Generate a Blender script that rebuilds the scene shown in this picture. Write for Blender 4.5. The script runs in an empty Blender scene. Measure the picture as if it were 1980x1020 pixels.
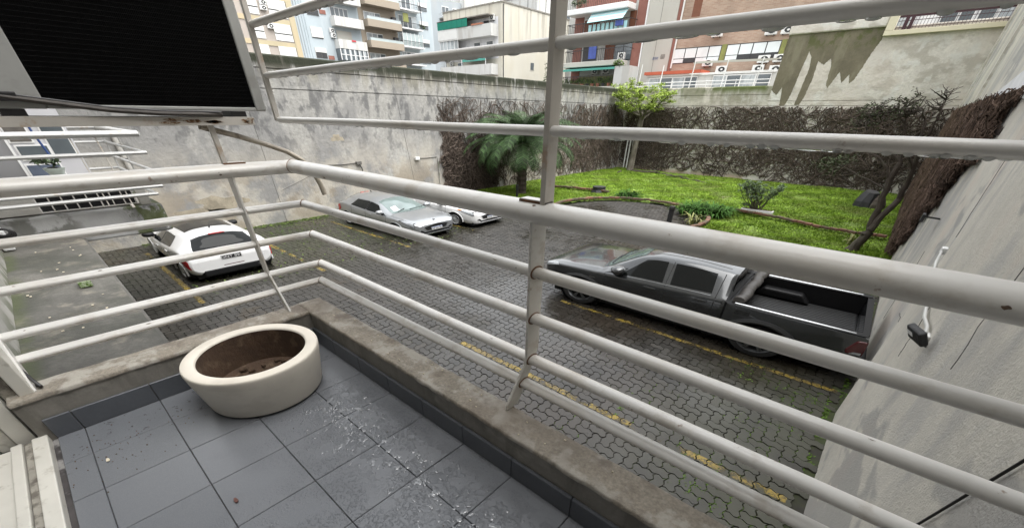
import bpy, bmesh, math, random
import numpy as np
from mathutils import Vector, Matrix

random.seed(7)
rng = np.random.default_rng(7)
scene = bpy.context.scene
col = scene.collection

# ------------------------------------------------------------------ camera, sky, sun, exposure
RX = (0.746472638557444, 0.6653403862250176, 0.010038443257403207)
DN = (0.4062401734135036, -0.4437255007768476, -0.7987969713671317)
FW = (-0.5270175721833705, 0.6003581018178069, -0.6015169392391752)
cam = bpy.data.cameras.new('camera')
cam.sensor_width = 36.0
cam.lens = 723.9368 / 1980 * 36
cam.shift_x = (990 - 985.2617) / 1980
cam.shift_y = (765.0128 - 510) / 1980
cam.clip_start, cam.clip_end = 0.02, 600
cam_o = bpy.data.objects.new('camera', cam)
col.objects.link(cam_o)
cam_o.matrix_world = Matrix(((RX[0], -DN[0], -FW[0], 0), (RX[1], -DN[1], -FW[1], 0), (RX[2], -DN[2], -FW[2], 0), (0, 0, 0, 1)))
scene.camera = cam_o

SUN_EL, SUN_AZ = math.radians(66), math.radians(75)      # azimuth from +Y towards +X
world = bpy.data.worlds.new('World')
scene.world = world
world.use_nodes = True
wn = world.node_tree
wn.nodes.clear()
sky = wn.nodes.new('ShaderNodeTexSky')
sky.sky_type = 'NISHITA'
sky.sun_disc = False
sky.sun_elevation = SUN_EL
sky.sun_rotation = SUN_AZ
sky.air_density, sky.dust_density, sky.ozone_density = 1.0, 4.0, 1.0
hs = wn.nodes.new('ShaderNodeHueSaturation')               # overcast: nearly colourless sky light
hs.inputs['Saturation'].default_value = 0.10
bg = wn.nodes.new('ShaderNodeBackground')
bg.inputs['Strength'].default_value = 0.15
wo = wn.nodes.new('ShaderNodeOutputWorld')
wn.links.new(sky.outputs[0], hs.inputs['Color'])
mxs = wn.nodes.new('ShaderNodeMix')                       # cloud deck: evens the clear-sky gradient out
mxs.data_type = 'RGBA'
mxs.inputs['Factor'].default_value = 0.6
mxs.inputs['B'].default_value = (4.6, 4.75, 4.9, 1)
wn.links.new(hs.outputs[0], mxs.inputs['A'])
wn.links.new(mxs.outputs['Result'], bg.inputs[0])
wn.links.new(bg.outputs[0], wo.inputs[0])

sl = bpy.data.lights.new('sun', 'SUN')
sl.energy = 1.5
sl.angle = math.radians(75)
sl.color = (1.0, 0.975, 0.94)
so = bpy.data.objects.new('sun', sl)
col.objects.link(so)
sd = Vector((math.sin(SUN_AZ) * math.cos(SUN_EL), math.cos(SUN_AZ) * math.cos(SUN_EL), math.sin(SUN_EL)))
so.rotation_euler = sd.to_track_quat('Z', 'Y').to_euler()
so.location = (0, 0, 20)

vs = scene.view_settings
vs.view_transform = 'Standard'
vs.look = 'None'
vs.exposure = 1.62
vs.gamma = 1
vs.use_curve_mapping = False
scene.cycles.max_bounces = 6
scene.cycles.diffuse_bounces = 3
scene.cycles.glossy_bounces = 3
scene.cycles.transparent_max_bounces = 6
scene.cycles.use_denoising = True

G = -2.97            # yard level (camera stands at z = 0)
FL = -1.39           # balcony floor
K = 0.61             # heights in this yard relative to lengths

# ------------------------------------------------------------------ materials
def pm(name, c, rough=.6, var=.12, vscale=3., bump=0., bscale=40., layers=(), metal=0., spec=.5, island=0., obj_rnd=0., coat=0., trans=0., emis=None, fine=0., rvar=0., rscale=2., bdist=.02):
    """Procedural material. layers: (colour, scale(x,y,z), lo, hi, detail, zmask or None, strength)"""
    m = bpy.data.materials.new(name)
    m.use_nodes = True
    t = m.node_tree
    N, L = t.nodes, t.links
    b = N['Principled BSDF']
    geo = N.new('ShaderNodeNewGeometry')
    pos = geo.outputs['Position']

    def noise(scale, detail=4, rough_=.6, dist=0.):
        n = N.new('ShaderNodeTexNoise')
        n.inputs['Detail'].default_value = detail
        n.inputs['Roughness'].default_value = rough_
        n.inputs['Distortion'].default_value = dist
        if isinstance(scale, (tuple, list)):
            mp = N.new('ShaderNodeMapping')
            mp.inputs['Scale'].default_value = scale
            L.new(pos, mp.inputs['Vector'])
            L.new(mp.outputs[0], n.inputs['Vector'])
            n.inputs['Scale'].default_value = 1
        else:
            L.new(pos, n.inputs['Vector'])
            n.inputs['Scale'].default_value = scale
        return n.outputs['Fac']

    def rng_(v, lo, hi, a, bb, smooth=False):
        r = N.new('ShaderNodeMapRange')
        if smooth:
            r.interpolation_type = 'SMOOTHSTEP'
        L.new(v, r.inputs['Value'])
        r.inputs['From Min'].default_value = lo
        r.inputs['From Max'].default_value = hi
        r.inputs['To Min'].default_value = a
        r.inputs['To Max'].default_value = bb
        return r.outputs['Result']

    def mul(a, bb):
        n = N.new('ShaderNodeMath')
        n.operation = 'MULTIPLY'
        L.new(a, n.inputs[0])
        if isinstance(bb, (int, float)):
            n.inputs[1].default_value = bb
        else:
            L.new(bb, n.inputs[1])
        return n.outputs[0]

    rgb = N.new('ShaderNodeRGB')
    rgb.outputs[0].default_value = (*c, 1)
    cur = rgb.outputs[0]

    def scale_col(cur, fac):
        v = N.new('ShaderNodeVectorMath')
        v.operation = 'SCALE'
        L.new(cur, v.inputs[0])
        L.new(fac, v.inputs['Scale'])
        return v.outputs[0]
    if var:
        cur = scale_col(cur, rng_(noise(vscale, 5), .3, .7, 1 - var, 1 + var))
    if fine:
        cur = scale_col(cur, rng_(noise(vscale * 14, 4, .7), .3, .7, 1 - fine, 1 + fine))
    if island:
        cur = scale_col(cur, rng_(geo.outputs['Random Per Island'], 0, 1, 1 - island, 1 + island))
    if obj_rnd:
        oi = N.new('ShaderNodeObjectInfo')
        cur = scale_col(cur, rng_(oi.outputs['Random'], 0, 1, 1 - obj_rnd, 1 + obj_rnd))
    sep = None
    for (lc, sc, lo, hi, det, zm, st) in layers:
        f = rng_(noise(sc, det, .62), lo - .035, hi - .055, 0, st, True)
        if zm:
            if sep is None:
                sep = N.new('ShaderNodeSeparateXYZ')
                L.new(pos, sep.inputs[0])
            ax = 'XYZ'.index(zm[2]) if len(zm) > 2 else 2
            f = mul(f, rng_(sep.outputs[ax], zm[0], zm[1], 0, 1, True))
            if len(zm) > 3:
                f = mul(f, rng_(sep.outputs['XYZ'.index(zm[5])], zm[3], zm[4], 0, 1, True))
        mx = N.new('ShaderNodeMix')
        mx.data_type = 'RGBA'
        L.new(f, mx.inputs['Factor'])
        L.new(cur, mx.inputs['A'])
        mx.inputs['B'].default_value = (*lc, 1)
        cur = mx.outputs['Result']
    L.new(cur, b.inputs['Base Color'])
    b.inputs['Roughness'].default_value = rough
    if rvar:
        L.new(rng_(noise(rscale, 4), .35, .65, rough - rvar, rough + rvar, True), b.inputs['Roughness'])
    b.inputs['Metallic'].default_value = metal
    b.inputs['Specular IOR Level'].default_value = spec
    b.inputs['Coat Weight'].default_value = coat
    b.inputs['Coat Roughness'].default_value = .06
    if trans:
        b.inputs['Transmission Weight'].default_value = trans
    if bump:
        bn = N.new('ShaderNodeBump')
        bn.inputs['Strength'].default_value = bump
        bn.inputs['Distance'].default_value = bdist
        L.new(noise(bscale, 5, .65), bn.inputs['Height'])
        L.new(bn.outputs[0], b.inputs['Normal'])
    m.diffuse_color = (*c, 1)
    return m

BLK = (.03, .028, .026)
M = {}
M['tube'] = pm('white_painted_steel', (.66, .645, .615), .32, .06, 3, .10, 55, [((.40, .35, .29), (5, 5, 9), .57, .72, 6, None, .5), ((.20, .12, .07), (11, 11, 11), .70, .76, 5, None, .7), ((.50, .45, .38), (1.5, 1.5, 1.5), .5, .7, 4, None, .4)], bdist=.004)
M['tube_old'] = pm('aged_painted_steel', (.50, .47, .425), .5, .12, 4, .2, 40, [((.33, .19, .09), (7, 7, 7), .62, .75, 6, None, .6)], bdist=.004)
M['tube_nb'] = pm('neighbour_painted_steel', (.44, .44, .43), .4, .1, 4, layers=[((.30, .22, .15), (5, 5, 5), .62, .72, 5, None, .5)])
M['rust'] = pm('rusted_edge', (.16, .085, .045), .8, .4, 20, .4, 60, bdist=.004)
M['cap'] = pm('weathered_mortar', (.262, .232, .188), .68, .25, 5, .5, 50, [((.40, .375, .33), (8, 8, 8), .50, .64, 8, None, .85), ((.11, .085, .065), (5, 5, 5), .55, .72, 7, None, .75), ((.17, .14, .11), (1.6, 1.6, 1.6), .5, .66, 5, None, .6)], fine=.30, bdist=.008)
M['cap_face'] = pm('grey_render', (.23, .215, .19), .7, .15, 5, .4, 30, [((.13, .12, .10), (6, 6, 2), .5, .68, 6, None, .6), ((.34, .32, .28), (5, 5, 8), .58, .72, 6, None, .5)], fine=.08, bdist=.006)
M['pot'] = pm('cream_fibrecement', (.70, .65, .565), .55, .05, 5, .12, 70, [((.50, .45, .38), (4, 4, 10), .55, .75, 4, None, .35)], bdist=.004)
M['pot_in'] = pm('stained_pot_inside', (.060, .034, .019), .8, .3, 8, .4, 40, [((.13, .09, .055), (12, 12, 12), .56, .7, 5, None, .6)])
M['soil'] = pm('dry_soil', (.075, .045, .025), .95, .4, 20, 1., 60)
M['alu'] = pm('white_aluminium', (.62, .60, .54), .38, .06, 6, .05, 60, [((.30, .27, .22), (10, 10, 10), .62, .76, 5, None, .5)], bdist=.003)
M['alu_dirt'] = pm('dirty_track', (.30, .28, .24), .7, .2, 10, .2, 60, [((.10, .085, .07), (14, 14, 14), .5, .66, 5, None, .8)])
M['ac'] = pm('ac_casing', (.33, .33, .315), .45, .06, 6, .08, 50, [((.22, .21, .19), (4, 4, 9), .55, .7, 5, None, .4)], bdist=.003)
M['coil'] = pm('black_coil', (.002, .002, .002), .8, .3, 30, spec=.1)
M['fin'] = pm('coil_fin', (.004, .004, .004), .8, .3, 30, spec=.08)
M['rubber'] = pm('black_cable', (.018, .017, .018), .45, .2, 20)
M['hose'] = pm('dirty_hose', (.36, .32, .26), .6, .2, 8, .2, 40, [((.10, .075, .05), (9, 9, 9), .45, .62, 5, (-.27, -.12), .9)], bdist=.004)
M['grout'] = pm('dark_grout', (.05, .045, .045), .85, .35, 9, layers=[((.30, .29, .28), (3, 3, 3), .58, .66, 5, None, .7)])
M['concrete_dark'] = pm('mossy_concrete', (.105, .10, .088), .72, .25, 2, .5, 22, [((.26, .235, .19), (3.2, 3.2, 3.2), .54, .70, 7, None, .7), ((.045, .046, .036), (1.3, 1.3, 1.3), .46, .66, 6, None, .75), ((.055, .068, .02), (2.5, 2.5, 2.5), .42, .6, 5, (-.46, -.56, 'Y'), .7), ((.40, .36, .29), (4, 7, 4), .44, .6, 7, (-3.6, -3.1, 'X'), .75)], fine=.2, bdist=.012)
M['facade'] = pm('pale_painted_wall', (.42, .405, .375), .75, .08, 2, .25, 30, [((.36, .34, .29), (1.5, 1.5, .7), .52, .72, 6, None, .5), ((.07, .085, .03), (3, 3, 3), .45, .6, 5, (-1.15, -1.40), .7)])
M['wall_l'] = pm('grey_stained_render', (.37, .36, .335), .85, .22, .7, .7, 9, [((.21, .207, .203), (.7, .7, .42), .43, .60, 10, None, .8), ((.12, .119, .118), (2.6, 2.6, 1.7), .53, .66, 10, (-2.0, -.2), .8), ((.45, .415, .355), (1.3, 1.3, 1.3), .44, .62, 9, (-.4, -1.9), .85), ((.27, .23, .175), (.8, .8, .8), .53, .66, 8, (-1., -2.2), .75), ((.25, .235, .185), (2.2, 2.2, .35), .48, .66, 8, (.45, 1.0), .75), ((.070, .066, .050), (3, 4.5, .30), .46, .56, 8, (.78, 1.08), .95), ((.020, .024, .011), (3, 2.6, .5), .40, .52, 8, (.98, 1.14), .97)], fine=.2, bdist=.03)
M['wall_b'] = pm('mottled_render', (.55, .51, .45), .88, .12, .8, .6, 9, [((.31, .285, .235), (1.1, 1.1, .9), .46, .62, 8, None, .8), ((.60, .58, .545), (1.5, 1.5, 1.1), .54, .66, 8, None, .7), ((.21, .205, .14), (1.2, 1.2, .32), .50, .64, 7, (.40, 1.0), .75), ((.09, .115, .025), (1.1, 1.1, .5), .44, .58, 6, (.92, 1.22), .95), ((.42, .31, .22), (1, 1, 1), .40, .6, 5, (-2.62, -2.85), .8)], fine=.12, bdist=.03)
M['wall_t'] = pm('flaking_cream_render', (.60, .57, .515), .9, .10, .9, .7, 6, [((.39, .36, .31), (1.3, 1.3, 2.4), .50, .64, 8, None, .75), ((.62, .61, .57), (1.7, 1.7, 1.7), .56, .68, 8, None, .75), ((.56, .50, .44), (.5, .5, .5), .5, .62, 4, None, .5)], fine=.12, bdist=.04)
M['stain'] = pm('bare_olive_render', (.15, .132, .09), .9, .25, 1.2, .5, 8, [((.085, .095, .03), (3, 3, 3), .5, .66, 6, (2.3, 2.9), .8), ((.24, .22, .155), (1.6, 1.6, .5), .54, .7, 7, None, .6)], fine=.1, bdist=.02)
M['wall_r'] = pm('pale_rough_render', (.58, .55, .485), .85, .09, 1.1, .85, 75, [((.37, .362, .35), (.9, .9, .36), .50, .66, 8, None, .8), ((.43, .42, .40), (1.4, .9, .55), .54, .66, 6, None, .7), ((.585, .50, .43), (.8, .8, .8), .52, .68, 4, None, .45), ((.29, .285, .28), (.35, .5, 1.1), .58, .64, 4, None, .6)], fine=.08, bdist=.012)
M['wall_patch'] = pm('bare_plaster_patch', (.335, .295, .225), .9, .22, 3, .8, 14, [((.23, .20, .15), (4, 4, 4), .5, .66, 7, None, .8)], fine=.15)
M['groove'] = pm('dark_groove', (.11, .105, .095), .9, .3, 5)
M['white_wall'] = pm('white_painted_render', (.66, .66, .67), .8, .08, 2, .3, 20, [((.45, .45, .47), (1.5, 1.5, .6), .52, .7, 6, None, .6)])
M['bark'] = pm('dark_bark', (.062, .048, .038), .9, .3, 8, .8, 25, [((.11, .10, .075), (5, 5, 2), .55, .7, 5, None, .6)])
M['bark_pale'] = pm('grey_bark', (.105, .09, .07), .9, .3, 5, .8, 16, [((.22, .20, .165), (3, 3, .8), .54, .66, 5, None, .7)])
M['stem'] = pm('dead_creeper_stem', (.096, .076, .063), .95, .2, 3, island=.5, spec=.1)
M['stem_red'] = pm('dense_dead_creeper', (.088, .060, .046), .95, .3, 2, island=.6, spec=.1)
M['mat'] = pm('creeper_mat', (.048, .031, .024), .95, .4, 6, 1., 20)
M['leaf'] = pm('fresh_leaf', (.26, .35, .045), .55, .15, 1.5, island=.35)
M['leaf_dark'] = pm('sparse_dark_leaf', (.060, .075, .038), .8, .2, 3, island=.5, spec=.15)
M['frond'] = pm('palm_frond', (.040, .074, .026), .6, .2, 1.2, island=.75, spec=.2)
M['agap'] = pm('strap_leaf', (.045, .105, .020), .75, .2, 3, island=.7, spec=.1)
M['olean'] = pm('grey_green_leaf', (.115, .155, .090), .7, .15, 3, island=.5, spec=.2)
M['straw'] = pm('yellowed_leaf', (.20, .21, .06), .6, .2, 4, island=.4)
M['weed'] = pm('weed_leaf', (.085, .15, .022), .7, .2, 4, island=.5, spec=.2)
M['lawn'] = pm('lawn_soil', (.11, .17, .02), .9, .25, 1.5, .5, 20, [((.10, .085, .045), (.9, .9, .9), .62, .72, 5, None, .6)], fine=.2)
M['grass'] = pm('grass_blade', (.180, .28, .027), .7, .30, .7, island=.45, spec=.2, layers=[((.16, .185, .05), (.9, .9, .9), .52, .68, 6, None, .6), ((.085, .16, .02), (1.7, 1.7, 1.7), .5, .66, 6, None, .45)])
M['brick_edge'] = pm('red_edging_brick', (.17, .078, .050), .8, .25, 6, .4, 40, [((.065, .062, .035), (2, 2, 2), .44, .60, 6, None, .8)], obj_rnd=.25, bdist=.01)
M['apron'] = pm('ground_soil', (.05, .048, .04), .9, .3, 3, .5, 20)
M['beyond'] = pm('far_ground', (.14, .135, .125), .9, .2, .3)

def special_floor_mats():
    """pavers (wet, moss, per-stone tone) and balcony tiles (water beads)"""
    def base(name, rough):
        m = bpy.data.materials.new(name)
        m.use_nodes = True
        t = m.node_tree
        return m, t.nodes, t.links, t.nodes['Principled BSDF'], t.nodes.new('ShaderNodeNewGeometry')

    def noise(N, L, src, scale, det=5, rough=.6):
        n = N.new('ShaderNodeTexNoise')
        n.inputs['Scale'].default_value = scale
        n.inputs['Detail'].default_value = det
        n.inputs['Roughness'].default_value = rough
        L.new(src, n.inputs['Vector'])
        return n.outputs['Fac']

    def mr(N, L, v, lo, hi, a=0., b=1.):
        r = N.new('ShaderNodeMapRange')
        r.interpolation_type = 'SMOOTHSTEP'
        for k, x in zip(('From Min', 'From Max', 'To Min', 'To Max'), (lo, hi, a, b)):
            r.inputs[k].default_value = x
        L.new(v, r.inputs['Value'])
        return r.outputs['Result']

    def mth(N, L, op, a, b=0.):
        n = N.new('ShaderNodeMath')
        n.operation = op
        for i, x in enumerate((a, b)):
            if isinstance(x, (int, float)):
                n.inputs[i].default_value = x
            else:
                L.new(x, n.inputs[i])
        return n.outputs[0]

    def mix(N, L, f, a, b):
        n = N.new('ShaderNodeMix')
        n.data_type = 'RGBA'
        L.new(f, n.inputs['Factor'])
        for k, x in (('A', a), ('B', b)):
            if isinstance(x, tuple):
                n.inputs[k].default_value = (*x, 1)
            else:
                L.new(x, n.inputs[k])
        return n.outputs['Result']

    # --- pavers
    m, N, L, b, geo = base('wet_concrete_paver', .4)
    pos = geo.outputs['Position']
    sp = N.new('ShaderNodeSeparateXYZ')
    L.new(pos, sp.inputs[0])
    oi = N.new('ShaderNodeObjectInfo')
    r = mth(N, L, 'FRACT', mth(N, L, 'ADD', geo.outputs['Random Per Island'], mth(N, L, 'MULTIPLY', oi.outputs['Random'], 7.31)))
    c = mix(N, L, r, (0.0176, 0.0157, 0.0134), (0.0434, 0.0393, 0.0342))
    c = mix(N, L, mr(N, L, noise(N, L, pos, 55, 4, .7), .45, .75, 0, .45), c, (0.0630, 0.0585, 0.0524))
    c = mix(N, L, mr(N, L, noise(N, L, pos, .55, 5), .42, .62, 0, .55), c, (0.0252, 0.0222, 0.0186))
    warm = mth(N, L, 'MULTIPLY', mr(N, L, noise(N, L, pos, .8, 4), .4, .6, 0, .5), mr(N, L, sp.outputs['X'], -4.2, -2.2))
    c = mix(N, L, warm, c, (0.0428, 0.0323, 0.0232))
    # moss and dark wet dirt near the walls
    left = mr(N, L, sp.outputs['X'], -7.6, -11.8)
    moss = mth(N, L, 'MULTIPLY', left, mr(N, L, noise(N, L, pos, 1.1, 6), .38, .62, .25, .95))
    c = mix(N, L, moss, c, (0.0302, 0.0317, 0.0187))
    right = mth(N, L, 'MULTIPLY', mr(N, L, sp.outputs['X'], -1.9, .2), mr(N, L, sp.outputs['Y'], 7.5, 4.5))
    moss2 = mth(N, L, 'MULTIPLY', right, mr(N, L, noise(N, L, pos, 1.6, 6), .34, .56, .25, .95))
    c = mix(N, L, moss2, c, (.050, .050, .032))
    lot = mth(N, L, 'MULTIPLY', mr(N, L, noise(N, L, pos, .9, 6, .7), .60, .66), mr(N, L, sp.outputs['X'], -4.5, -6))
    c = mix(N, L, mth(N, L, 'MULTIPLY', lot, .75), c, (0.0396, 0.0302, 0.0187))
    L.new(c, b.inputs['Base Color'])
    cen = N.new('ShaderNodeVectorMath')
    cen.operation = 'DISTANCE'
    L.new(pos, cen.inputs[0])
    cen.inputs[1].default_value = (-4.4, 4.9, G)
    pool = mth(N, L, 'MULTIPLY', mr(N, L, cen.outputs['Value'], 3.4, .8), mr(N, L, noise(N, L, pos, .8, 5), .38, .58))
    wet = mth(N, L, 'MULTIPLY', mr(N, L, noise(N, L, pos, .42, 4), .42, .60, .46, .18), mr(N, L, pool, 0, 1, 1., .16))
    L.new(mth(N, L, 'ADD', wet, mth(N, L, 'MULTIPLY', r, .12)), b.inputs['Roughness'])
    b.inputs['Specular IOR Level'].default_value = .5
    bp = N.new('ShaderNodeBump')
    bp.inputs['Strength'].default_value = .25
    bp.inputs['Distance'].default_value = .006
    L.new(noise(N, L, pos, 70, 4, .7), bp.inputs['Height'])
    L.new(bp.outputs[0], b.inputs['Normal'])
    M['paver'] = m
    # --- bed between the pavers
    M['bed'] = pm('dark_joint_bed', (.030, .027, .022), .9, .4, 4, layers=[((.045, .060, .016), (1.3, 1.3, 1.3), .46, .60, 6, None, .8)])
    # --- paint
    m, N, L, b, geo = base('worn_yellow_paint', .5)
    pos = geo.outputs['Position']
    c = mix(N, L, mr(N, L, noise(N, L, pos, 3.0, 5), .35, .65), (.30, .21, .025), (.17, .125, .04))
    c = mix(N, L, mr(N, L, noise(N, L, pos, 24, 5, .7), .48, .60, 0, .85), c, (.07, .06, .042))
    L.new(c, b.inputs['Base Color'])
    tr = N.new('ShaderNodeBsdfTransparent')
    ms = N.new('ShaderNodeMixShader')
    wear = mth(N, L, 'MAXIMUM', mr(N, L, noise(N, L, pos, 2.2, 6, .7), .47, .57), mr(N, L, noise(N, L, pos, 30, 5, .7), .56, .62))
    L.new(wear, ms.inputs[0])
    L.new(b.outputs[0], ms.inputs[1])
    L.new(tr.outputs[0], ms.inputs[2])
    L.new(ms.outputs[0], N['Material Output'].inputs['Surface'])
    M['paint'] = m
    # --- balcony tiles
    m, N, L, b, geo = base('grey_blue_floor_tile', .35)
    pos = geo.outputs['Position']
    sp = N.new('ShaderNodeSeparateXYZ')
    L.new(pos, sp.inputs[0])
    oi = N.new('ShaderNodeObjectInfo')
    c = mix(N, L, oi.outputs['Random'], (.140, .147, .160), (.162, .169, .183))
    c = mix(N, L, mr(N, L, noise(N, L, pos, 260, 3, .7), .35, .7, 0, .5), c, (.195, .203, .216))
    c = mix(N, L, mr(N, L, noise(N, L, pos, 2.2, 5), .45, .7, 0, .35), c, (.115, .121, .132))
    grime = mth(N, L, 'MULTIPLY', mr(N, L, sp.outputs['X'], -2.2, -2.6), mr(N, L, noise(N, L, pos, 22, 6, .75), .60, .67, 0, .8))
    c = mix(N, L, grime, c, (.03, .027, .024))
    wetm = mth(N, L, 'MULTIPLY', mr(N, L, sp.outputs['Y'], .05, .5), mr(N, L, sp.outputs['X'], -2.3, -1.9))
    wetm = mth(N, L, 'MAXIMUM', wetm, mth(N, L, 'MULTIPLY', mr(N, L, sp.outputs['X'], -1.75, -1.1), mr(N, L, sp.outputs['Y'], -.35, .1)))
    bead = mr(N, L, noise(N, L, pos, 74, 4, .6), .51, .60)
    big = mr(N, L, noise(N, L, pos, 4.4, 4), .38, .60)
    film = mth(N, L, 'MULTIPLY', mr(N, L, noise(N, L, pos, 17, 6, .68), .53, .56), mth(N, L, 'MULTIPLY', mr(N, L, sp.outputs['Y'], .35, .58), mr(N, L, sp.outputs['Y'], .95, .72)))
    w = mth(N, L, 'MULTIPLY', wetm, mth(N, L, 'MAXIMUM', mth(N, L, 'MULTIPLY', bead, big), film))
    c = mix(N, L, mth(N, L, 'MULTIPLY', w, .12), c, (.065, .072, .085))
    L.new(c, b.inputs['Base Color'])
    L.new(mr(N, L, w, 0, 1, .27, .03), b.inputs['Roughness'])
    bp = N.new('ShaderNodeBump')
    bp.inputs['Strength'].default_value = .7
    bp.inputs['Distance'].default_value = .004
    hgt = mth(N, L, 'ADD', mth(N, L, 'MULTIPLY', w, 1.), mth(N, L, 'MULTIPLY', noise(N, L, pos, 190, 3), .10))
    L.new(hgt, bp.inputs['Height'])
    L.new(bp.outputs[0], b.inputs['Normal'])
    M['tile'] = m


special_floor_mats()

# ------------------------------------------------------------------ helpers
org = {}                                 # world origin of every object


class MB:
    """collects shapes and links them as one mesh object"""

    def __init__(s, xf=None):
        s.V, s.F, s.n, s.xf = [], [], 0, xf

    def add(s, v, f):
        v = np.asarray(v, float).reshape(-1, 3)
        s.V.append(v)
        k = s.n
        s.F.extend([tuple(i + k for i in q) for q in f])
        s.n += len(v)
        return s

    def box(s, x0, y0, z0, x1, y1, z1):
        v = [(x, y, z) for x in (x0, x1) for y in (y0, y1) for z in (z0, z1)]
        return s.add(v, [(0, 1, 3, 2), (4, 6, 7, 5), (0, 4, 5, 1), (2, 3, 7, 6), (0, 2, 6, 4), (1, 5, 7, 3)])

    def cbox(s, c, h):
        return s.box(c[0] - h[0], c[1] - h[1], c[2] - h[2], c[0] + h[0], c[1] + h[1], c[2] + h[2])

    def bar(s, p, q, w, h, up=(0, 0, 1)):
        p, q, up = np.array(p, float), np.array(q, float), np.array(up, float)
        d = (q - p) / np.linalg.norm(q - p)
        a = np.cross(d, up)
        a = a / np.linalg.norm(a)
        u = np.cross(a, d)
        v = [e + i * w / 2 * a + j * h / 2 * u for e in (p, q) for i in (-1, 1) for j in (-1, 1)]
        return s.add(v, [(0, 1, 3, 2), (4, 6, 7, 5), (0, 4, 5, 1), (2, 3, 7, 6), (0, 2, 6, 4), (1, 5, 7, 3)])

    def tube(s, pts, r, n=10, kz=1., caps=True):
        P = np.array(pts, float)
        m = len(P)
        R = np.full(m, r, float) if np.isscalar(r) else np.asarray(r, float)
        T = np.gradient(P, axis=0) if m > 2 else np.repeat((P[1] - P[0])[None], 2, 0)
        T /= np.linalg.norm(T, axis=1)[:, None] + 1e-12
        ref = np.array([0, 0, 1.]) if abs(T[0][2]) < .9 else np.array([1., 0, 0])
        V = []
        for i in range(m):
            a = np.cross(T[i], ref)
            if np.linalg.norm(a) < 1e-3:
                a = np.cross(T[i], [0, 1, .3])
            a /= np.linalg.norm(a)
            b = np.cross(a, T[i])
            th = np.arange(n) * 2 * math.pi / n
            o = R[i] * (np.cos(th)[:, None] * a + np.sin(th)[:, None] * b)
            o[:, 2] *= kz
            V.append(P[i] + o)
        F = [(i * n + j, i * n + (j + 1) % n, (i + 1) * n + (j + 1) % n, (i + 1) * n + j) for i in range(m - 1) for j in range(n)]
        if caps:
            F += [tuple(range(n))[::-1], tuple((m - 1) * n + j for j in range(n))]
        return s.add(np.concatenate(V), F)

    def lathe(s, prof, n=32, c=(0, 0, 0), axis='z'):
        V = []
        th = np.arange(n) * 2 * math.pi / n
        for (r, h) in prof:
            if axis == 'z':
                V.append(np.c_[c[0] + r * np.cos(th), c[1] + r * np.sin(th), np.full(n, c[2] + h)])
            else:
                V.append(np.c_[c[0] + r * np.cos(th), np.full(n, c[1] + h), c[2] + r * np.sin(th)])
        F = [(i * n + j, i * n + (j + 1) % n, (i + 1) * n + (j + 1) % n, (i + 1) * n + j) for i in range(len(prof) - 1) for j in range(n)]
        return s.add(np.concatenate(V), F)

    def prism(s, poly, fn, d0, d1):
        n = len(poly)
        v = [fn(a, b, d0) for a, b in poly] + [fn(a, b, d1) for a, b in poly]
        f = [tuple(range(n)), tuple(range(2 * n - 1, n - 1, -1))] + [(i, n + i, n + (i + 1) % n, (i + 1) % n) for i in range(n)]
        return s.add(v, f)

    def grid(s, P):
        P = np.asarray(P, float)
        a, b = P.shape[:2]
        F = [(i * b + j, (i + 1) * b + j, (i + 1) * b + j + 1, i * b + j + 1) for i in range(a - 1) for j in range(b - 1)]
        return s.add(P.reshape(-1, 3), F)

    def build(s, name, mat, parent=None, smooth=False, bevel=0., seg=2, fix=True, angle=40, base=None):
        V = np.concatenate(s.V) if s.V else np.zeros((0, 3))
        if s.xf:
            V = np.array([s.xf(*p) for p in V])
        if parent is not None:
            o0 = np.array(org[parent])
        elif base is not None:
            o0 = np.array(base, float)
        else:
            o0 = np.array([(V[:, 0].min() + V[:, 0].max()) / 2, (V[:, 1].min() + V[:, 1].max()) / 2, V[:, 2].min()])
        me = bpy.data.meshes.new(name)
        me.from_pydata((V - o0).tolist(), [], s.F)
        if fix and len(s.F) < 30000:
            bm = bmesh.new()
            bm.from_mesh(me)
            bmesh.ops.recalc_face_normals(bm, faces=bm.faces)
            bm.to_mesh(me)
            bm.free()
        if smooth:
            me.shade_smooth()
            me.set_sharp_from_angle(angle=math.radians(angle))
        me.materials.append(M[mat] if isinstance(mat, str) else mat)
        o = bpy.data.objects.new(name, me)
        col.objects.link(o)
        if parent is not None:
            o.parent = parent
        else:
            o.location = o0
        org[o] = tuple(o0)
        if bevel:
            b = o.modifiers.new('bevel', 'BEVEL')
            b.width, b.segments, b.limit_method = bevel, seg, 'ANGLE'
        return o


def tag(o, label=None, cat=None, group=None, kind=None):
    for k, v in (('label', label), ('category', cat), ('group', group), ('kind', kind)):
        if v:
            o[k] = v
    return o


def thing(name, loc, label, cat, group=None):
    o = bpy.data.objects.new(name, None)
    o.empty_display_size = .1
    col.objects.link(o)
    o.location = loc
    org[o] = tuple(loc)
    return tag(o, label, cat, group)


def link_copy(src, parent, off, rot=None):
    c = src.copy()
    col.objects.link(c)
    c.parent = parent
    c.location = off
    if rot:
        c.rotation_euler = rot
    return c


def copy_tree(o, loc=None, parent=None):
    c = o.copy()
    col.objects.link(c)
    c.parent = parent
    if loc is not None:
        c.location = loc
        org[c] = tuple(loc)
    for ch in list(o.children):
        copy_tree(ch, None, c)
    return c


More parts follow.
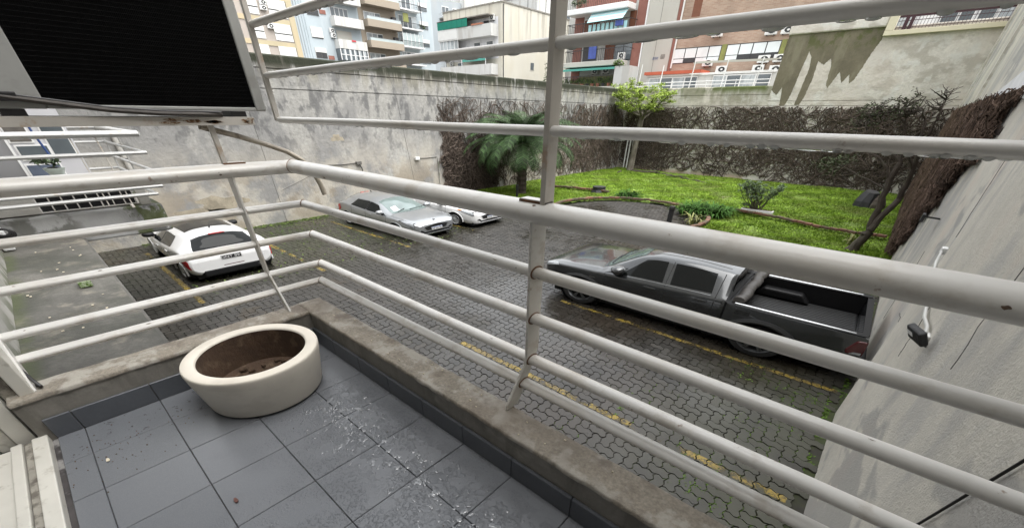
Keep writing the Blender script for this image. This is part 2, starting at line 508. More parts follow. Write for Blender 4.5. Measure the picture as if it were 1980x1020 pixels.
def fast_mesh(name, V, F, mat, parent=None, base=(0, 0, 0), kind='stuff', tri=3):
    """large meshes from numpy arrays (all faces with TRI corners)"""
    me = bpy.data.meshes.new(name)
    V = np.asarray(V, np.float32) - np.array(base, np.float32)
    F = np.asarray(F, np.int32)
    me.vertices.add(len(V))
    me.vertices.foreach_set('co', V.ravel())
    me.loops.add(F.size)
    me.loops.foreach_set('vertex_index', F.ravel())
    me.polygons.add(len(F))
    me.polygons.foreach_set('loop_start', np.arange(0, F.size, tri, dtype=np.int32))
    me.polygons.foreach_set('loop_total', np.full(len(F), tri, np.int32))
    me.update(calc_edges=True)
    me.validate()
    me.materials.append(M[mat])
    o = bpy.data.objects.new(name, me)
    col.objects.link(o)
    if parent is not None:
        o.parent = parent
    else:
        o.location = base
    org[o] = tuple(base)
    if kind:
        o['kind'] = kind
    return o


def text_mesh(s, size, name, mat, parent, origin, xdir, ydir, depth=.004):
    """lettering built from the default font, laid along xdir / ydir"""
    cu = bpy.data.curves.new(name, 'FONT')
    cu.body = s
    cu.size = size
    cu.align_x, cu.align_y = 'CENTER', 'CENTER'
    cu.extrude = depth / 2
    cu.resolution_u = 3
    tmp = bpy.data.objects.new(name, cu)
    col.objects.link(tmp)
    me = bpy.data.meshes.new_from_object(tmp.evaluated_get(bpy.context.evaluated_depsgraph_get()))
    bpy.data.objects.remove(tmp)
    X, Y = Vector(xdir), Vector(ydir)
    Z = X.cross(Y).normalized()
    o0 = Vector(org[parent])
    for v in me.vertices:
        c = v.co
        v.co = Vector(origin) + X * c.x + Y * c.y + Z * c.z - o0
    me.materials.clear()
    me.materials.append(M[mat])
    me.name = name
    o = bpy.data.objects.new(name, me)
    col.objects.link(o)
    o.parent = parent
    org[o] = org[parent]
    return o


def leaf_cloud(centres, n, spread, size, asp=.45, seed=0, flat=1.):
    """leaf-shaped quads scattered round centres -> V, F (two triangles folded on the midrib)"""
    r = np.random.default_rng(seed)
    C = np.asarray(centres, float)
    idx = r.integers(0, len(C), n)
    d = r.normal(size=(n, 3))
    d /= np.linalg.norm(d, axis=1)[:, None]
    rad = r.random(n) ** .5
    sp = np.asarray(spread, float)
    sp = sp[idx] if sp.ndim == 2 else np.broadcast_to(sp, (n, 3))
    P = C[idx] + d * rad[:, None] * sp
    ax = r.normal(size=(n, 3))
    ax[:, 2] *= .5
    ax /= np.linalg.norm(ax, axis=1)[:, None]
    up = r.normal(size=(n, 3)) * .6 + np.array([0, 0, 1.])
    bi = np.cross(ax, up)
    bi /= np.linalg.norm(bi, axis=1)[:, None] + 1e-9
    L = (size * (.6 + .8 * r.random(n)))[:, None]
    kz = np.array([1, 1, flat])
    a = P - ax * L / 2 * kz
    b = P + bi * L * asp / 2 * kz
    c = P + ax * L / 2 * kz
    e = P - bi * L * asp / 2 * kz
    V = np.stack([a, b, c, e], 1).reshape(-1, 3)
    F = np.arange(n * 4).reshape(n, 4)
    return V, F


def walk_tubes(starts, dirs, steps, step, r0, wob, nrm, seed, lim=None, pull=None, taper=.6, joff=.03):
    """many thin three-sided stems wandering over a plane. starts/dirs in plane coordinates (a, b); lim(a, b) -> keep mask"""
    r = np.random.default_rng(seed)
    n = len(starts)
    p = np.array(starts, float)
    ang = np.array(dirs, float)
    off = .012 + joff * r.random(n)
    P = [np.c_[p, off]]
    turn = r.normal(size=n) * wob * .3
    for k in range(steps):
        turn = turn * .75 + r.normal(size=n) * wob
        ang = ang + turn
        if pull is not None:
            ang = ang + pull[0] * np.sin(pull[1] - ang)
        p = p + step[:, None] * np.c_[np.cos(ang), np.sin(ang)]
        off = np.clip(off + r.normal(size=n) * joff * .3, .008, .012 + joff * 2)
        P.append(np.c_[p, off])
    P = np.stack(P, 1)                               # n, steps+1, 3 (a, b, off)
    d = np.gradient(P[:, :, :2], axis=1)
    d /= np.linalg.norm(d, axis=2, keepdims=True) + 1e-9
    side = np.stack([-d[..., 1], d[..., 0]], -1)
    rad = (np.asarray(r0)[:, None] * np.linspace(1, taper, steps + 1)[None])[..., None]
    A = np.concatenate([P[..., :2] + side * rad, P[..., 2:]], -1)
    B = np.concatenate([P[..., :2] - side * rad, P[..., 2:]], -1)
    Cc = np.concatenate([P[..., :2], P[..., 2:] + rad * 1.3], -1)
    V = np.stack([A, B, Cc], 2)                      # n, s, 3, 3
    s1 = steps + 1
    base = (np.arange(n)[:, None] * s1 + np.arange(steps)[None]) * 3
    ok = np.ones((n, steps), bool)
    if lim is not None:
        kk = lim(P[..., 0], P[..., 1])
        ok = kk[:, :-1] & kk[:, 1:]
        ok = np.logical_and.accumulate(ok, axis=1)
    base = base[ok]
    Fs = []
    for i, j in ((0, 2), (2, 1)):
        Fs.append(np.stack([base + i, base + j, base + j + 3, base + i + 3], -1))
    F = np.concatenate(Fs).reshape(-1, 4)
    return V.reshape(-1, 3), F

# ================================================================== SETTING
# far ground, yard bed, pavers
tag(MB().box(-140, -60, G - .5, 60, 140, G - .09).build('ground', 'beyond'), kind='structure')
yard = tag(MB().box(-14.59, -.57, G - .08, .80, 13.42, G - .016).build('yard_paving', 'bed'), kind='structure')
CIR = (-6.9, 14.35, 2.74)                                  # paved half-round bay in the lawn
th = np.linspace(0, 2 * math.pi, 61)[:-1]
bay = MB().prism([(CIR[0] + CIR[2] * math.cos(t), CIR[1] + CIR[2] * math.sin(t)) for t in th if True], lambda a, b, d: (a, b, d), G - .09, G - .0165)
tag(bay.build('bay_bed', 'bed', yard), kind=None)

U = .1142                                                   # half a paver


def xr(y):                                                  # right boundary wall: x of its face at y
    return float(np.interp(y, [-2, 4.6, 5.5, 6.4, 7.3, 11, 27.6], [.66, .66, .67, .775, .825, .82, .93]))


def wavy(L, W, a=.12, inset=.034):
    def edge(p, q, n):
        out = []
        p, q = np.array(p, float), np.array(q, float)
        d = (q - p) / n
        e = d / np.linalg.norm(d)
        nn = np.array([-e[1], e[0]])
        flip = 1 if (e[0] + e[1]) > 0 else -1
        nn = nn * flip
        for k in range(n):
            o = p + d * k
            if flip > 0:
                pts = [(0, 0), (.28, a), (.72, -a)]
            else:
                pts = [(0, 0), (.28, -a), (.72, a)]
            for (t, h) in pts:
                if t == 0 and k > 0:
                    continue
                sgn = h if abs(e[0]) > .5 else -h
                out.append(o + d * t + (np.array([0, 1.]) * h if abs(e[0]) > .5 else np.array([1., 0]) * h))
        return out
    o = edge((0, 0), (L, 0), L) + edge((L, 0), (L, W), W) + edge((L, W), (0, W), L) + edge((0, W), (0, 0), W)
    P = np.array(o)
    c = np.array([L / 2, W / 2])
    top = c + (P - c) * np.array([1 - 2 * inset * 1.6 / L, 1 - 2 * inset * 1.6 / W])
    bot = c + (P - c) * np.array([1 - 2 * inset / L, 1 - 2 * inset / W])
    return (top - c) * U, (bot - c) * U


TH, BH = wavy(2, 1)
TV, BV = wavy(1, 2)


def paver_shape(T, B):
    n = len(T)
    V = np.r_[np.c_[T, np.zeros(n)], np.c_[B, np.full(n, -.022)]]
    F = [tuple(range(n))] + [(i, n + i, n + (i + 1) % n, (i + 1) % n) for i in range(n)]
    return V, F


def in_yard(x, y):
    if x < -14.5 or x > xr(y) - .1:
        return False
    if y < 13.36:
        return True
    return (x - CIR[0]) ** 2 + (y - CIR[1]) ** 2 < (CIR[2] - .06) ** 2


def on_screen(x, y, z):
    c = [a[0] * x + a[1] * y + a[2] * z for a in (RX, DN, FW)]
    if c[2] < .1:
        return False
    u, v = 985.3 + 723.9 * c[0] / c[2], 765 + 723.9 * c[1] / c[2]
    return 0 < u < 1980 and 0 < v < 1020


pav = []
for i in range(-130, 10):
    for j in range(-6, 152):
        k = (i - j) % 4
        if k == 0:
            cx, cy, hor = (i + 1) * U, (j + .5) * U, True
        elif k == 3:
            cx, cy, hor = (i + .5) * U, (j + 1) * U, False
        else:
            continue
        cx -= .02
        cy += .025
        if in_yard(cx, cy):
            pav.append((cx, cy, hor))
vis = [(p[0] ** 2 + p[1] ** 2, n) for n, p in enumerate(pav) if on_screen(p[0], p[1], G) and (p[1] > 2.9 and (p[0] > -5.5))]
vis.sort()
near = {n for _, n in vis[:300]}
protos = {}
for hor, (T, B) in ((True, (TH, BH)), (False, (TV, BV))):
    V, F = paver_shape(T, B)
    protos[hor] = (V, F)
pm_mesh = {}
SV, SF, sn = [], [], 0
LINES = [(1.20, -13.6, -8.95), (3.67, -12.9, -9.0), (6.20, -13.6, -9.2), (8.72, -13.3, -9.25), (3.52, -4.15, .50), (6.03, -3.95, .62)]
LP = [MB() for _ in LINES]


def clip(poly, lo, hi, ax):
    for s, lim in ((1, lo), (-1, hi)):
        out = []
        for a, b in zip(poly, poly[1:] + poly[:1]):
            ia, ib = s * (a[ax] - lim) >= 0, s * (b[ax] - lim) >= 0
            if ia:
                out.append(a)
            if ia != ib:
                t = (lim - a[ax]) / (b[ax] - a[ax])
                out.append((a[0] + t * (b[0] - a[0]), a[1] + t * (b[1] - a[1])))
        poly = out
        if len(poly) < 3:
            return []
    return poly


for n, (cx, cy, hor) in enumerate(pav):
    V, F = protos[hor]
    dz = random.uniform(-.004, .003) + .006 * math.sin(cx * 1.7 + cy) * math.sin(cy * 1.3)
    tx, ty = random.uniform(-.02, .02), random.uniform(-.02, .02)
    if n in near:
        if hor not in pm_mesh:
            me = bpy.data.meshes.new('paver')
            me.from_pydata(V.tolist(), [], F)
            me.materials.append(M['paver'])
            pm_mesh[hor] = me
        o = bpy.data.objects.new('paver', pm_mesh[hor])
        col.objects.link(o)
        o.parent = yard
        o.location = Vector((cx, cy, G + dz)) - Vector(org[yard])
        o.rotation_euler = (tx * .6, ty * .6, random.uniform(-.02, .02))
    else:
        W = V + np.array([cx, cy, G + dz])
        W[:, 2] += V[:, 0] * ty * .6 + V[:, 1] * tx * .6
        SV.append(W)
        SF.extend([tuple(q + sn for q in f) for f in F])
        sn += len(V)
    for (ly, a, b), mb in zip(LINES, LP):
        if abs(cy - ly) < .25 and a - .2 < cx < b + .2:
            T = V[:len(V) // 2, :2] + (cx, cy)
            q = clip([tuple(p) for p in T], ly - .047, ly + .047, 1)
            q = clip(q, a, b, 0) if q else q
            if len(q) > 2:
                mb.add([(x, y, G + dz + .0025 + (x - cx) * ty * .6 + (y - cy) * tx * .6) for x, y in q], [tuple(range(len(q)))])
me = bpy.data.meshes.new('far_pavers')
me.from_pydata((np.concatenate(SV) - np.array(org[yard])).tolist(), [], SF)
me.materials.append(M['paver'])
o = bpy.data.objects.new('paver_field', me)
col.objects.link(o)
o.parent = yard
o['kind'] = 'stuff'
for mb in LP:
    tag(mb.build('parking_line', 'paint', fix=False), kind='structure')

# lawn
xs, ys = np.arange(-14.6, .95, .11), np.arange(13.36, 27.62, .11)


def lawn_z(x, y):
    e = np.interp(x, [-14.6, -9.4, -4.2, .8], [17.3, 17.6, 17.3, 16.25])
    return G + .025 + .055 / (1 + np.exp(-(y - e) * 14)) + .018 * np.sin(x * 1.1) * np.sin(y * .9) + .012 * np.sin(x * 2.7 + y * 1.9)


mb = MB()
XX, YY = np.meshgrid(xs, ys, indexing='ij')
ZZ = lawn_z(XX, YY)
b_ = len(ys)
V = np.stack([XX, YY, ZZ], -1).reshape(-1, 3)
F = []
for i in range(len(xs) - 1):
    for j in range(b_ - 1):
        cx, cy = xs[i] + .055, ys[j] + .055
        if (cx - CIR[0]) ** 2 + (cy - CIR[1]) ** 2 > (CIR[2] - .02) ** 2:
            F.append((i * b_ + j, (i + 1) * b_ + j, (i + 1) * b_ + j + 1, i * b_ + j + 1))
tag(mb.add(V, F).build('lawn', 'lawn', smooth=True, fix=False), kind='structure')
n = 190000
gy = 13.4 + 14.1 * rng.random(n) ** 1.25
gx = -14.55 + 15.4 * rng.random(n)
ok = (gx - CIR[0]) ** 2 + (gy - CIR[1]) ** 2 > (CIR[2] + .1) ** 2
bare = (np.sin(gx * 1.3 + 2) * np.sin(gy * .8 + gx * .4) > .93) & (rng.random(n) < .8)
ok &= ~bare
ok &= ~((gy > 26.6) & (gx > -12.5) & (gx < -8.5) & (rng.random(n) < .75))
gx, gy = gx[ok], gy[ok]
n = len(gx)
gz = lawn_z(gx, gy)
a = rng.random(n) * 2 * math.pi
h = (.022 + .030 * rng.random(n)) * (1 + .5 * np.sin(gx * 3) * np.sin(gy * 2.3))
w = .014 + .014 * rng.random(n)
lean = rng.normal(size=(n, 2)) * .035
B = np.stack([gx, gy, gz], 1)
dx = np.stack([np.cos(a) * w, np.sin(a) * w, np.zeros(n)], 1)
V = np.stack([B - dx, B + dx, B + np.c_[lean, h]], 1).reshape(-1, 3)
fast_mesh('lawn_grass', V, np.arange(3 * n).reshape(n, 3), 'grass')

# brick edging of the bay and of the raised bed
brick_m = MB().box(-.115, -.065, -.07, .115, .065, 0).build('brick', 'brick_edge', bevel=.008, seg=1)
brick_me = brick_m.data
proto_brick = brick_m


def lay_bricks(path, label, zfun):
    P = np.array(path, float)
    seg = np.linalg.norm(np.diff(P, axis=0), axis=1)
    s = np.r_[0, np.cumsum(seg)]
    n = int(s[-1] / .243)
    root = thing('brick_edging', (P[0][0], P[0][1], G), label, 'edging', 'brick edgings of the garden')
    for k in range(n):
        t = (k + .5) / n * s[-1]
        x, y = np.interp(t, s, P[:, 0]), np.interp(t, s, P[:, 1])
        x2, y2 = np.interp(t + .05, s, P[:, 0]), np.interp(t + .05, s, P[:, 1])
        c = proto_brick.copy()
        col.objects.link(c)
        c.parent = root
        c.location = (x - P[0][0] + random.uniform(-.012, .012), y - P[0][1] + random.uniform(-.012, .012), zfun(x, y) - G + random.uniform(-.012, .008))
        c.rotation_euler = (random.uniform(-.06, .06), random.uniform(-.06, .06), math.atan2(y2 - y, x2 - x) + random.uniform(-.04, .04))


th = np.radians(np.linspace(198, -22, 90))
lay_bricks(list(zip(CIR[0] + (CIR[2] + .07) * np.cos(th), CIR[1] + (CIR[2] + .07) * np.sin(th))), 'low curved red brick border round the half-round paved bay', lambda x, y: G + .085)
lay_bricks([(-4.2, 17.32), (-2.8, 17.08), (-1.4, 16.62), (.6, 16.25)], 'straight low brick border running right across the lawn to the creeper wall', lambda x, y: float(lawn_z(x, y)) + .075)
lay_bricks([(-12.4, 17.28), (-10.6, 17.62), (-9.5, 17.6)], 'short low brick border on the lawn between palm and black stump', lambda x, y: float(lawn_z(x, y)) + .06)
bpy.data.objects.remove(proto_brick)

# ================================================================== BOUNDARY WALLS
def profile_wall(name, prof, a0, a1, xf, mat, parent):
    m = MB(xf)
    m.prism(prof, lambda a, b, d: (a, b, d), a0, a1)
    return m.build(name, mat, parent)


def wall_profile(grooves, top, thick=.28, lip=.03):
    p = [(-thick, G - .2), (0, G - .2)]
    for g in grooves:
        p += [(0, g - .013), (-.03, g - .013), (-.03, g + .013), (0, g + .013)]
    return p + [(0, top - lip), (-.03, top), (-thick + .03, top), (-thick, top - lip)]


lw = thing('boundary_wall', (-14.6, 12, G), 'long grey stained rendered wall with mossy top behind the white and silver cars', 'wall')
profile_wall('wall_face', wall_profile([.515, .97], 1.28), -.60, 27.88, lambda d, z, y: (-14.6 + d, y, z), 'wall_l', lw)
mb = MB()
for (y0, z0, y1, z1) in ((5.10, .50, 5.18, -2.95), (17.4, .5, 17.42, -.2), (10.2, .49, 10.62, -2.9), (5.35, -2.05, 6.4, -1.72)):
    k = 7
    P = [(-14.598, y0 + (y1 - y0) * t + .02 * math.sin(t * 19), z0 + (z1 - z0) * t) for t in np.linspace(0, 1, k)]
    mb.tube(P, .006, 4)
mb.build('wall_joint', 'groove', lw)


def blob_patch(cy, cz, ry, rz, seed, mat, xf, parent, name='plaster_patch'):
    r = random.Random(seed)
    n = 34
    P = []
    for i in range(n):
        t = 2 * math.pi * i / n
        k = 1 + .22 * math.sin(3 * t + seed) + .13 * math.sin(7 * t + 2 * seed) + r.uniform(-.07, .07)
        P.append((cy + ry * k * math.cos(t), cz + rz * k * math.sin(t)))
    MB(xf).prism(P, lambda a, b, d: (a, b, d), .0015, -.01).build(name, mat, parent)


fl_l = lambda y, z, d: (-14.6 + d, y, z)
blob_patch(3.55, -2.22, .62, .20, 1, 'wall_patch', fl_l, lw)
blob_patch(2.9, -2.42, .75, .13, 2, 'wall_patch', fl_l, lw)
blob_patch(7.6, -.72, .22, .09, 3, 'wall_patch', fl_l, lw)
blob_patch(5.0, -1.42, .16, .05, 4, 'wall_patch', fl_l, lw)

bw = thing('boundary_wall', (-10.5, 27.6, G), 'mottled low back wall with mossy top behind the lawn and the creeper', 'wall')
profile_wall('wall_face', wall_profile([.46, .93], 1.29), -14.6, -6.5, lambda d, z, x: (x, 27.6 - d, z), 'wall_b', bw)
tw = thing('boundary_wall', (-3, 27.6, G), 'taller flaking cream wall with an olive stain at the right end of the back wall', 'wall')
profile_wall('wall_face', wall_profile([.46, .66], 3.15), -6.5, .98, lambda d, z, x: (x, 27.6 - d, z), 'wall_t', tw)
MB().box(-6.55, 27.52, 3.152, -2.83, 27.95, 3.50).build('wall_coping', 'wall_t', tw, bevel=.05)
st = [(-6.5, 3.148), (-2.83, 3.148), (-2.80, 2.75), (-2.95, 2.35), (-3.05, 1.9), (-3.18, 1.42), (-3.32, 1.28), (-3.45, 1.62), (-3.62, 1.30), (-3.86, 1.72), (-4.1, 1.12), (-4.22, 1.28), (-4.3, 1.95), (-4.42, 2.22), (-4.62, 2.0), (-4.9, 2.15), (-4.86, 1.5), (-4.92, .85), (-5.02, .50), (-5.24, .48), (-5.2, 1.1), (-5.16, 1.85), (-5.24, 2.3), (-5.42, 2.52), (-5.5, 1.7), (-5.55, .9), (-5.66, .48), (-5.9, .47), (-6.05, 1.2), (-6.2, .9), (-6.5, 1.1)]
rs = []
for a, b in zip(st, st[1:] + st[:1]):
    for t in np.linspace(0, 1, 14)[:-1]:
        j = .011 if 0 < t < 1 else 0
        rs.append((a[0] + (b[0] - a[0]) * t + random.uniform(-j, j), min(3.148, a[1] + (b[1] - a[1]) * t + random.uniform(-j, j))))
from mathutils.geometry import tessellate_polygon
rs = [(max(a, -6.499), b) for a, b in rs]
tri = tessellate_polygon([[Vector((a, b, 0)) for a, b in rs]])
MB().add([(a, 27.6 - .004, b) for a, b in rs], [tuple(t) for t in tri]).build('plaster_stain', 'stain', tw)

# terrace let into the top of the taller wall
tr = thing('roof_terrace', (-.9, 27.6, 2.85), 'cream terrace with dark red railing above the flaking wall at top right', 'terrace')
M['cream'] = pm('cream_paint', (.62, .57, .42), .7, .06, 2)
MB().box(-2.82, 27.42, 2.85, 1.15, 27.75, 3.0).build('parapet', 'cream', tr, bevel=.01)
MB().box(-2.82, 27.42, 3.002, -2.53, 27.75, 4.3).build('pier', 'cream', tr, bevel=.01)
M['maroon'] = pm('dark_red_steel', (.045, .014, .02), .5)
M['pane'] = pm('window_glass', (.09, .105, .115), .06, .3, .6, spec=.7)
M['pane_pale'] = pm('curtained_glass', (.40, .43, .44), .12, .25, .9, spec=.7, layers=[((.20, .22, .23), (2.5, 2.5, .6), .5, .6, 3, None, .7)])
M['white'] = pm('white_paint', (.74, .74, .73), .5, .05, 2)
for x in (-2.22, -2.04, .92):
    MB().box(x - .06, 27.46, 3.002, x + .06, 27.58, 4.3).build('post', 'maroon', tr)
mb = MB()
mb.bar((-2.5, 27.5, 3.42), (1.1, 27.5, 3.42), .06, .07)
for z in (3.07, 3.28):
    mb.tube([(-2.5, 27.5, z), (1.1, 27.5, z)], .012, 6)
mb.build('railing', 'maroon', tr)
for k in range(34):
    x = -2.48 + k * .107
    MB().tube([(x, 27.5, 3.0), (x, 27.5, 3.40)], .008, 5).build('baluster', 'maroon', tr)
MB().box(-2.8, 29.2, 2.6, 1.5, 29.4, 5.2).build('rear_wall', 'white_wall', tr)
for k, (x0, x1, mt) in enumerate(((-2.75, -2.2, 'pane_pale'), (-1.95, -1.3, 'white'), (-1.25, -.7, 'pane'), (-.68, -.2, 'pane'), (-.1, .45, 'pane'), (.5, .95, 'pane_pale'))):
    w = MB().box(x0, 29.14, 2.9, x1, 29.2, 4.2).build('window', 'white', tr)
    MB().box(x0 + .04, 29.12, 2.94, x1 - .04, 29.138, 4.16).build('pane', mt, w)
MB().box(-2.8, 27.89, 2.70, 1.15, 29.19, 2.845).build('floor_slab', 'cap_face', tr)

# right boundary wall: swept face with a slightly bulging near end
yy = np.concatenate([np.arange(-2, 8.2, .3), np.arange(8.5, 27.9, 1.)])
rw = thing('boundary_wall', (.8, 13, G), 'tall pale rough rendered wall along the right side of the yard', 'wall')
P = []
for y in yy:
    x = xr(y)
    P.append([(x, y, z) for z in (G - .2, G + .3, -2., -1., 0., 1., 2., 4.6)] + [(x + .3, y, 4.6), (x + .3, y, G - .2)])
mb = MB().grid(P)
mb.build('wall_face', 'wall_r', rw, smooth=True, angle=60)
MB(lambda y, z, d: (xr(y) - d, y, z)).prism([(14.3, .34), (10.4, .62), (6.5, .96), (6.5, .12), (8.4, .20), (10.4, .30)], lambda a, b, d: (a, b, d), .004, -.03).build('painted_panel', 'white_wall', rw)
MB(lambda y, z, d: (xr(y) - d, y, z)).prism([(18.0, .42), (18.4, .42), (18.4, 4.5), (18.0, 4.5)], lambda a, b, d: (a, b, d), .06, -.03).build('pilaster', 'wall_t', rw)
MB(lambda y, z, d: (xr(y) - d, y, z)).prism([(26.6, .42), (27.55, .42), (27.55, 4.5), (26.6, 4.5)], lambda a, b, d: (a, b, d), .06, -.03).build('pilaster', 'wall_t', rw)

# ------------------------------------------------------------------ dead creepers on the walls
def creeper(name, parts, label, mat='stem', base=None):
    Vs, Fs, n = [], [], 0
    for V, F in parts:
        Vs.append(V)
        Fs.append(F + n)
        n += len(V)
    o = fast_mesh(name, np.concatenate(Vs), np.concatenate(Fs), mat, None, base, None, 4)
    return tag(o, label, 'creeper', 'bare creepers on the walls')


def fmap(V, f):
    return np.stack(f(V[:, 0], V[:, 1], V[:, 2]), -1)


def lim_l(a, z):
    edge = 12.0 + .10 * np.sin(z * 5) + .08 * np.sin(z * 13 + 1)
    return (a > edge) & (a < 27.55) & (z < .50 + .02 * np.sin(a * 9)) & (z > G)


r = np.random.default_rng(3)
n1 = 560
s1 = np.c_[12 + 15.6 * r.random(n1) ** 1.2, G + .1 + 2.6 * r.random(n1) ** 1.3]
c1 = walk_tubes(s1, np.pi / 2 + r.normal(size=n1) * .6, 38, .06 + .05 * r.random(n1), .009 + .014 * r.random(n1) ** 2, .24, None, 4, lim_l, (.06, np.pi / 2), .5)
n2 = 520
s2 = np.c_[12.15 + 3.4 * r.random(n2), G + .1 + 1.7 * r.random(n2)]
c2 = walk_tubes(s2, r.random(n2) * 6.28, 30, .05 + .03 * r.random(n2), .012 + .012 * r.random(n2), .35, None, 5, lambda a, z: lim_l(a, z) & (z < -1.0 + .4 * np.sin(a * 4)), joff=.06)
n3 = 300
s3 = np.c_[22 + 5.5 * r.random(n3), G + .1 + 2.9 * r.random(n3)]
c3 = walk_tubes(s3, np.pi / 2 + r.normal(size=n3) * .6, 30, .06 + .04 * r.random(n3), .012 + .012 * r.random(n3), .25, None, 6, lim_l, (.05, np.pi / 2))
n4 = 90
s4 = np.c_[12.15 + .7 * r.random(n4), G + .3 + 2.4 * r.random(n4)]
c4 = walk_tubes(s4, np.pi / 2 + r.normal(size=n4) * .4, 34, .06 + .03 * r.random(n4), .009 + .012 * r.random(n4) ** 2, .18, None, 7, lim_l, (.12, np.pi / 2), .5)
fL = lambda a, z, d: (-14.6 + d, a, z)
creeper('wall_creeper', [(fmap(V, fL), F) for V, F in (c1, c2, c3, c4)], 'leafless dark creeper covering the far part of the long grey wall behind the palm', base=(-14.55, 20, G))


def lim_b(a, z):
    return (a > -14.55) & (a < .9) & (z < .44 + .02 * np.sin(a * 7)) & (z > -2.86 + .16 * np.sin(a * 1.7) + .12 * np.sin(a * 5.1) - np.where((a > -3.9) | (a < -12), .22, 0))


n1 = 700
s1 = np.c_[-14.5 + 15.3 * r.random(n1), -2.8 + 3.2 * r.random(n1)]
b1 = walk_tubes(s1, r.random(n1) * 6.28, 46, .08 + .06 * r.random(n1), .009 + .018 * r.random(n1) ** 2, .24, None, 8, lim_b, taper=.5)
n2 = 230
s2 = np.c_[-14.5 + 3.2 * r.random(n2), -2.7 + 2.8 * r.random(n2)]
b2 = walk_tubes(s2, np.pi / 2 + r.normal(size=n2) * .6, 30, .06 + .04 * r.random(n2), .012 + .012 * r.random(n2), .25, None, 9, lim_b)
n3 = 190
s3 = np.c_[-3.6 + 4.4 * r.random(n3), -2.6 + 3.0 * r.random(n3)]
b3 = walk_tubes(s3, r.random(n3) * 6.28, 34, .06 + .05 * r.random(n3), .012 + .016 * r.random(n3), .3, None, 10, lim_b, joff=.06)
n4 = 90
s4 = np.c_[-8 + 6.5 * r.random(n4), -.3 + .75 * r.random(n4)]
b4 = walk_tubes(s4, r.random(n4) * 6.28, 34, .07 + .05 * r.random(n4), .012 + .012 * r.random(n4), .28, None, 11, lim_b)
fB = lambda a, z, d: (a, 27.6 - d, z)
creeper('wall_creeper', [(fmap(V, fB), F) for V, F in (b1, b2, b3, b4)], 'curly leafless creeper network over the back wall behind the lawn', base=(-7, 27.5, G))


def edge_r(z):
    return np.interp(z, [-2.97, -.47, .25, .5], [14.4, 9.2, 8.35, 8.2]) + .28 * np.sin(z * 7 + 1) + .2 * np.sin(z * 17) + .12 * np.sin(z * 41)


def lim_r(a, z):
    return (a > edge_r(z)) & (a < 27.5) & (z < .34 + .02 * np.sin(a * 6)) & (z > G)


xrv = lambda a: np.interp(a, [-2, 4.6, 5.5, 6.4, 7.3, 11, 27.6], [.66, .66, .67, .775, .825, .82, .93])
n1 = 6500
zz = G + 3.3 * r.random(n1)
aa = edge_r(zz) + (27.5 - edge_r(zz)) * r.random(n1) ** 1.5
d1 = walk_tubes(np.c_[aa, zz], -.9 + r.normal(size=n1) * 1.5, 22, .05 + .04 * r.random(n1), .0045 + .0065 * r.random(n1), .25, None, 12, lim_r, joff=.08)
gy, gz = np.meshgrid(np.linspace(8, 27.5, 150), np.linspace(G, .34, 34), indexing='ij')
keep = gy > edge_r(gz) + .1
off = .03 + .10 * (np.sin(gy * 2.3 + gz * 3) * np.sin(gz * 4.1 - gy) * .5 + .5) + .05 * r.random(gy.shape)
off = off * np.clip((gy - edge_r(gz) - .1) / .9, 0.15, 1) * np.clip((.36 - gz) / .25, .2, 1)
Vm = np.stack([xrv(gy) - off, gy, gz], -1).reshape(-1, 3)
Fm = []
for i in range(149):
    for j in range(33):
        if keep[i, j] and keep[i, j + 1] and keep[i + 1, j] and keep[i + 1, j + 1]:
            Fm.append((i * 34 + j, (i + 1) * 34 + j, (i + 1) * 34 + j + 1, i * 34 + j + 1))
fR = lambda a, z, d: (xrv(a) - d - .02, a, z)
rc = thing('wall_creeper', (.7, 16, G), 'thick brown matted dead creeper hanging on the right wall', 'creeper', 'bare creepers on the walls')
V, F = d1
o = fast_mesh('creeper_stems', fmap(V, fR), F, 'stem_red', rc, org[rc], 'stuff', 4)
MB().add(Vm, Fm).build('creeper_mat', 'mat', rc, smooth=True, fix=False)

# ================================================================== OUR BALCONY
BX0, BX1, BY0, BY1 = -2.745, .62, -.50, .925
bf = tag(MB().box(BX0 - .02, BY0 - .3, FL - .16, BX1, BY1 + .01, FL - .010).build('balcony_floor', 'grout', base=(-1, .3, FL - .16)), kind='structure')
T = .3336
tile_me = {}
j0 = -1.7733 * 1.39          # joint lines found on the floor
jx = [-1.7660 * 1.39 - T * .0]
jx = [-2.4545 + T * k for k in range(-1, 11)]
jy = [-.3925 + T * k for k in range(-1, 5)]


def tile_piece(x0, x1, y0, y1):
    key = (round(x1 - x0, 3), round(y1 - y0, 3))
    if key not in tile_me:
        a, b = (x1 - x0) / 2, (y1 - y0) / 2
        g, c = .0015, .0025
        V = [(sx * (a - g - e), sy * (b - g - e), z) for e, z in ((0, -.012), (0, -.003), (c, 0)) for sx, sy in ((-1, -1), (1, -1), (1, 1), (-1, 1))]
        F = [(8, 9, 10, 11)] + [(k * 4 + i, k * 4 + (i + 1) % 4, k * 4 + 4 + (i + 1) % 4, k * 4 + 4 + i) for k in (0, 1) for i in range(4)]
        me = bpy.data.meshes.new('floor_tile')
        me.from_pydata(V, [], F)
        me.materials.append(M['tile'])
        tile_me[key] = me
    o = bpy.data.objects.new('floor_tile', tile_me[key])
    col.objects.link(o)
    o.parent = bf
    o.location = Vector(((x0 + x1) / 2, (y0 + y1) / 2, FL + random.uniform(-.0006, .0006))) - Vector(org[bf])
    o.rotation_euler = (random.uniform(-.0015, .0015), random.uniform(-.0015, .0015), 0)


for i in range(len(jx) - 1):
    for j in range(len(jy) - 1):
        x0, x1 = max(jx[i], BX0), min(jx[i + 1], BX1)
        y0, y1 = max(jy[j], BY0), min(jy[j + 1], BY1 - .004)
        if x1 - x0 > .03 and y1 - y0 > .03:
            tile_piece(x0, x1, y0, y1)

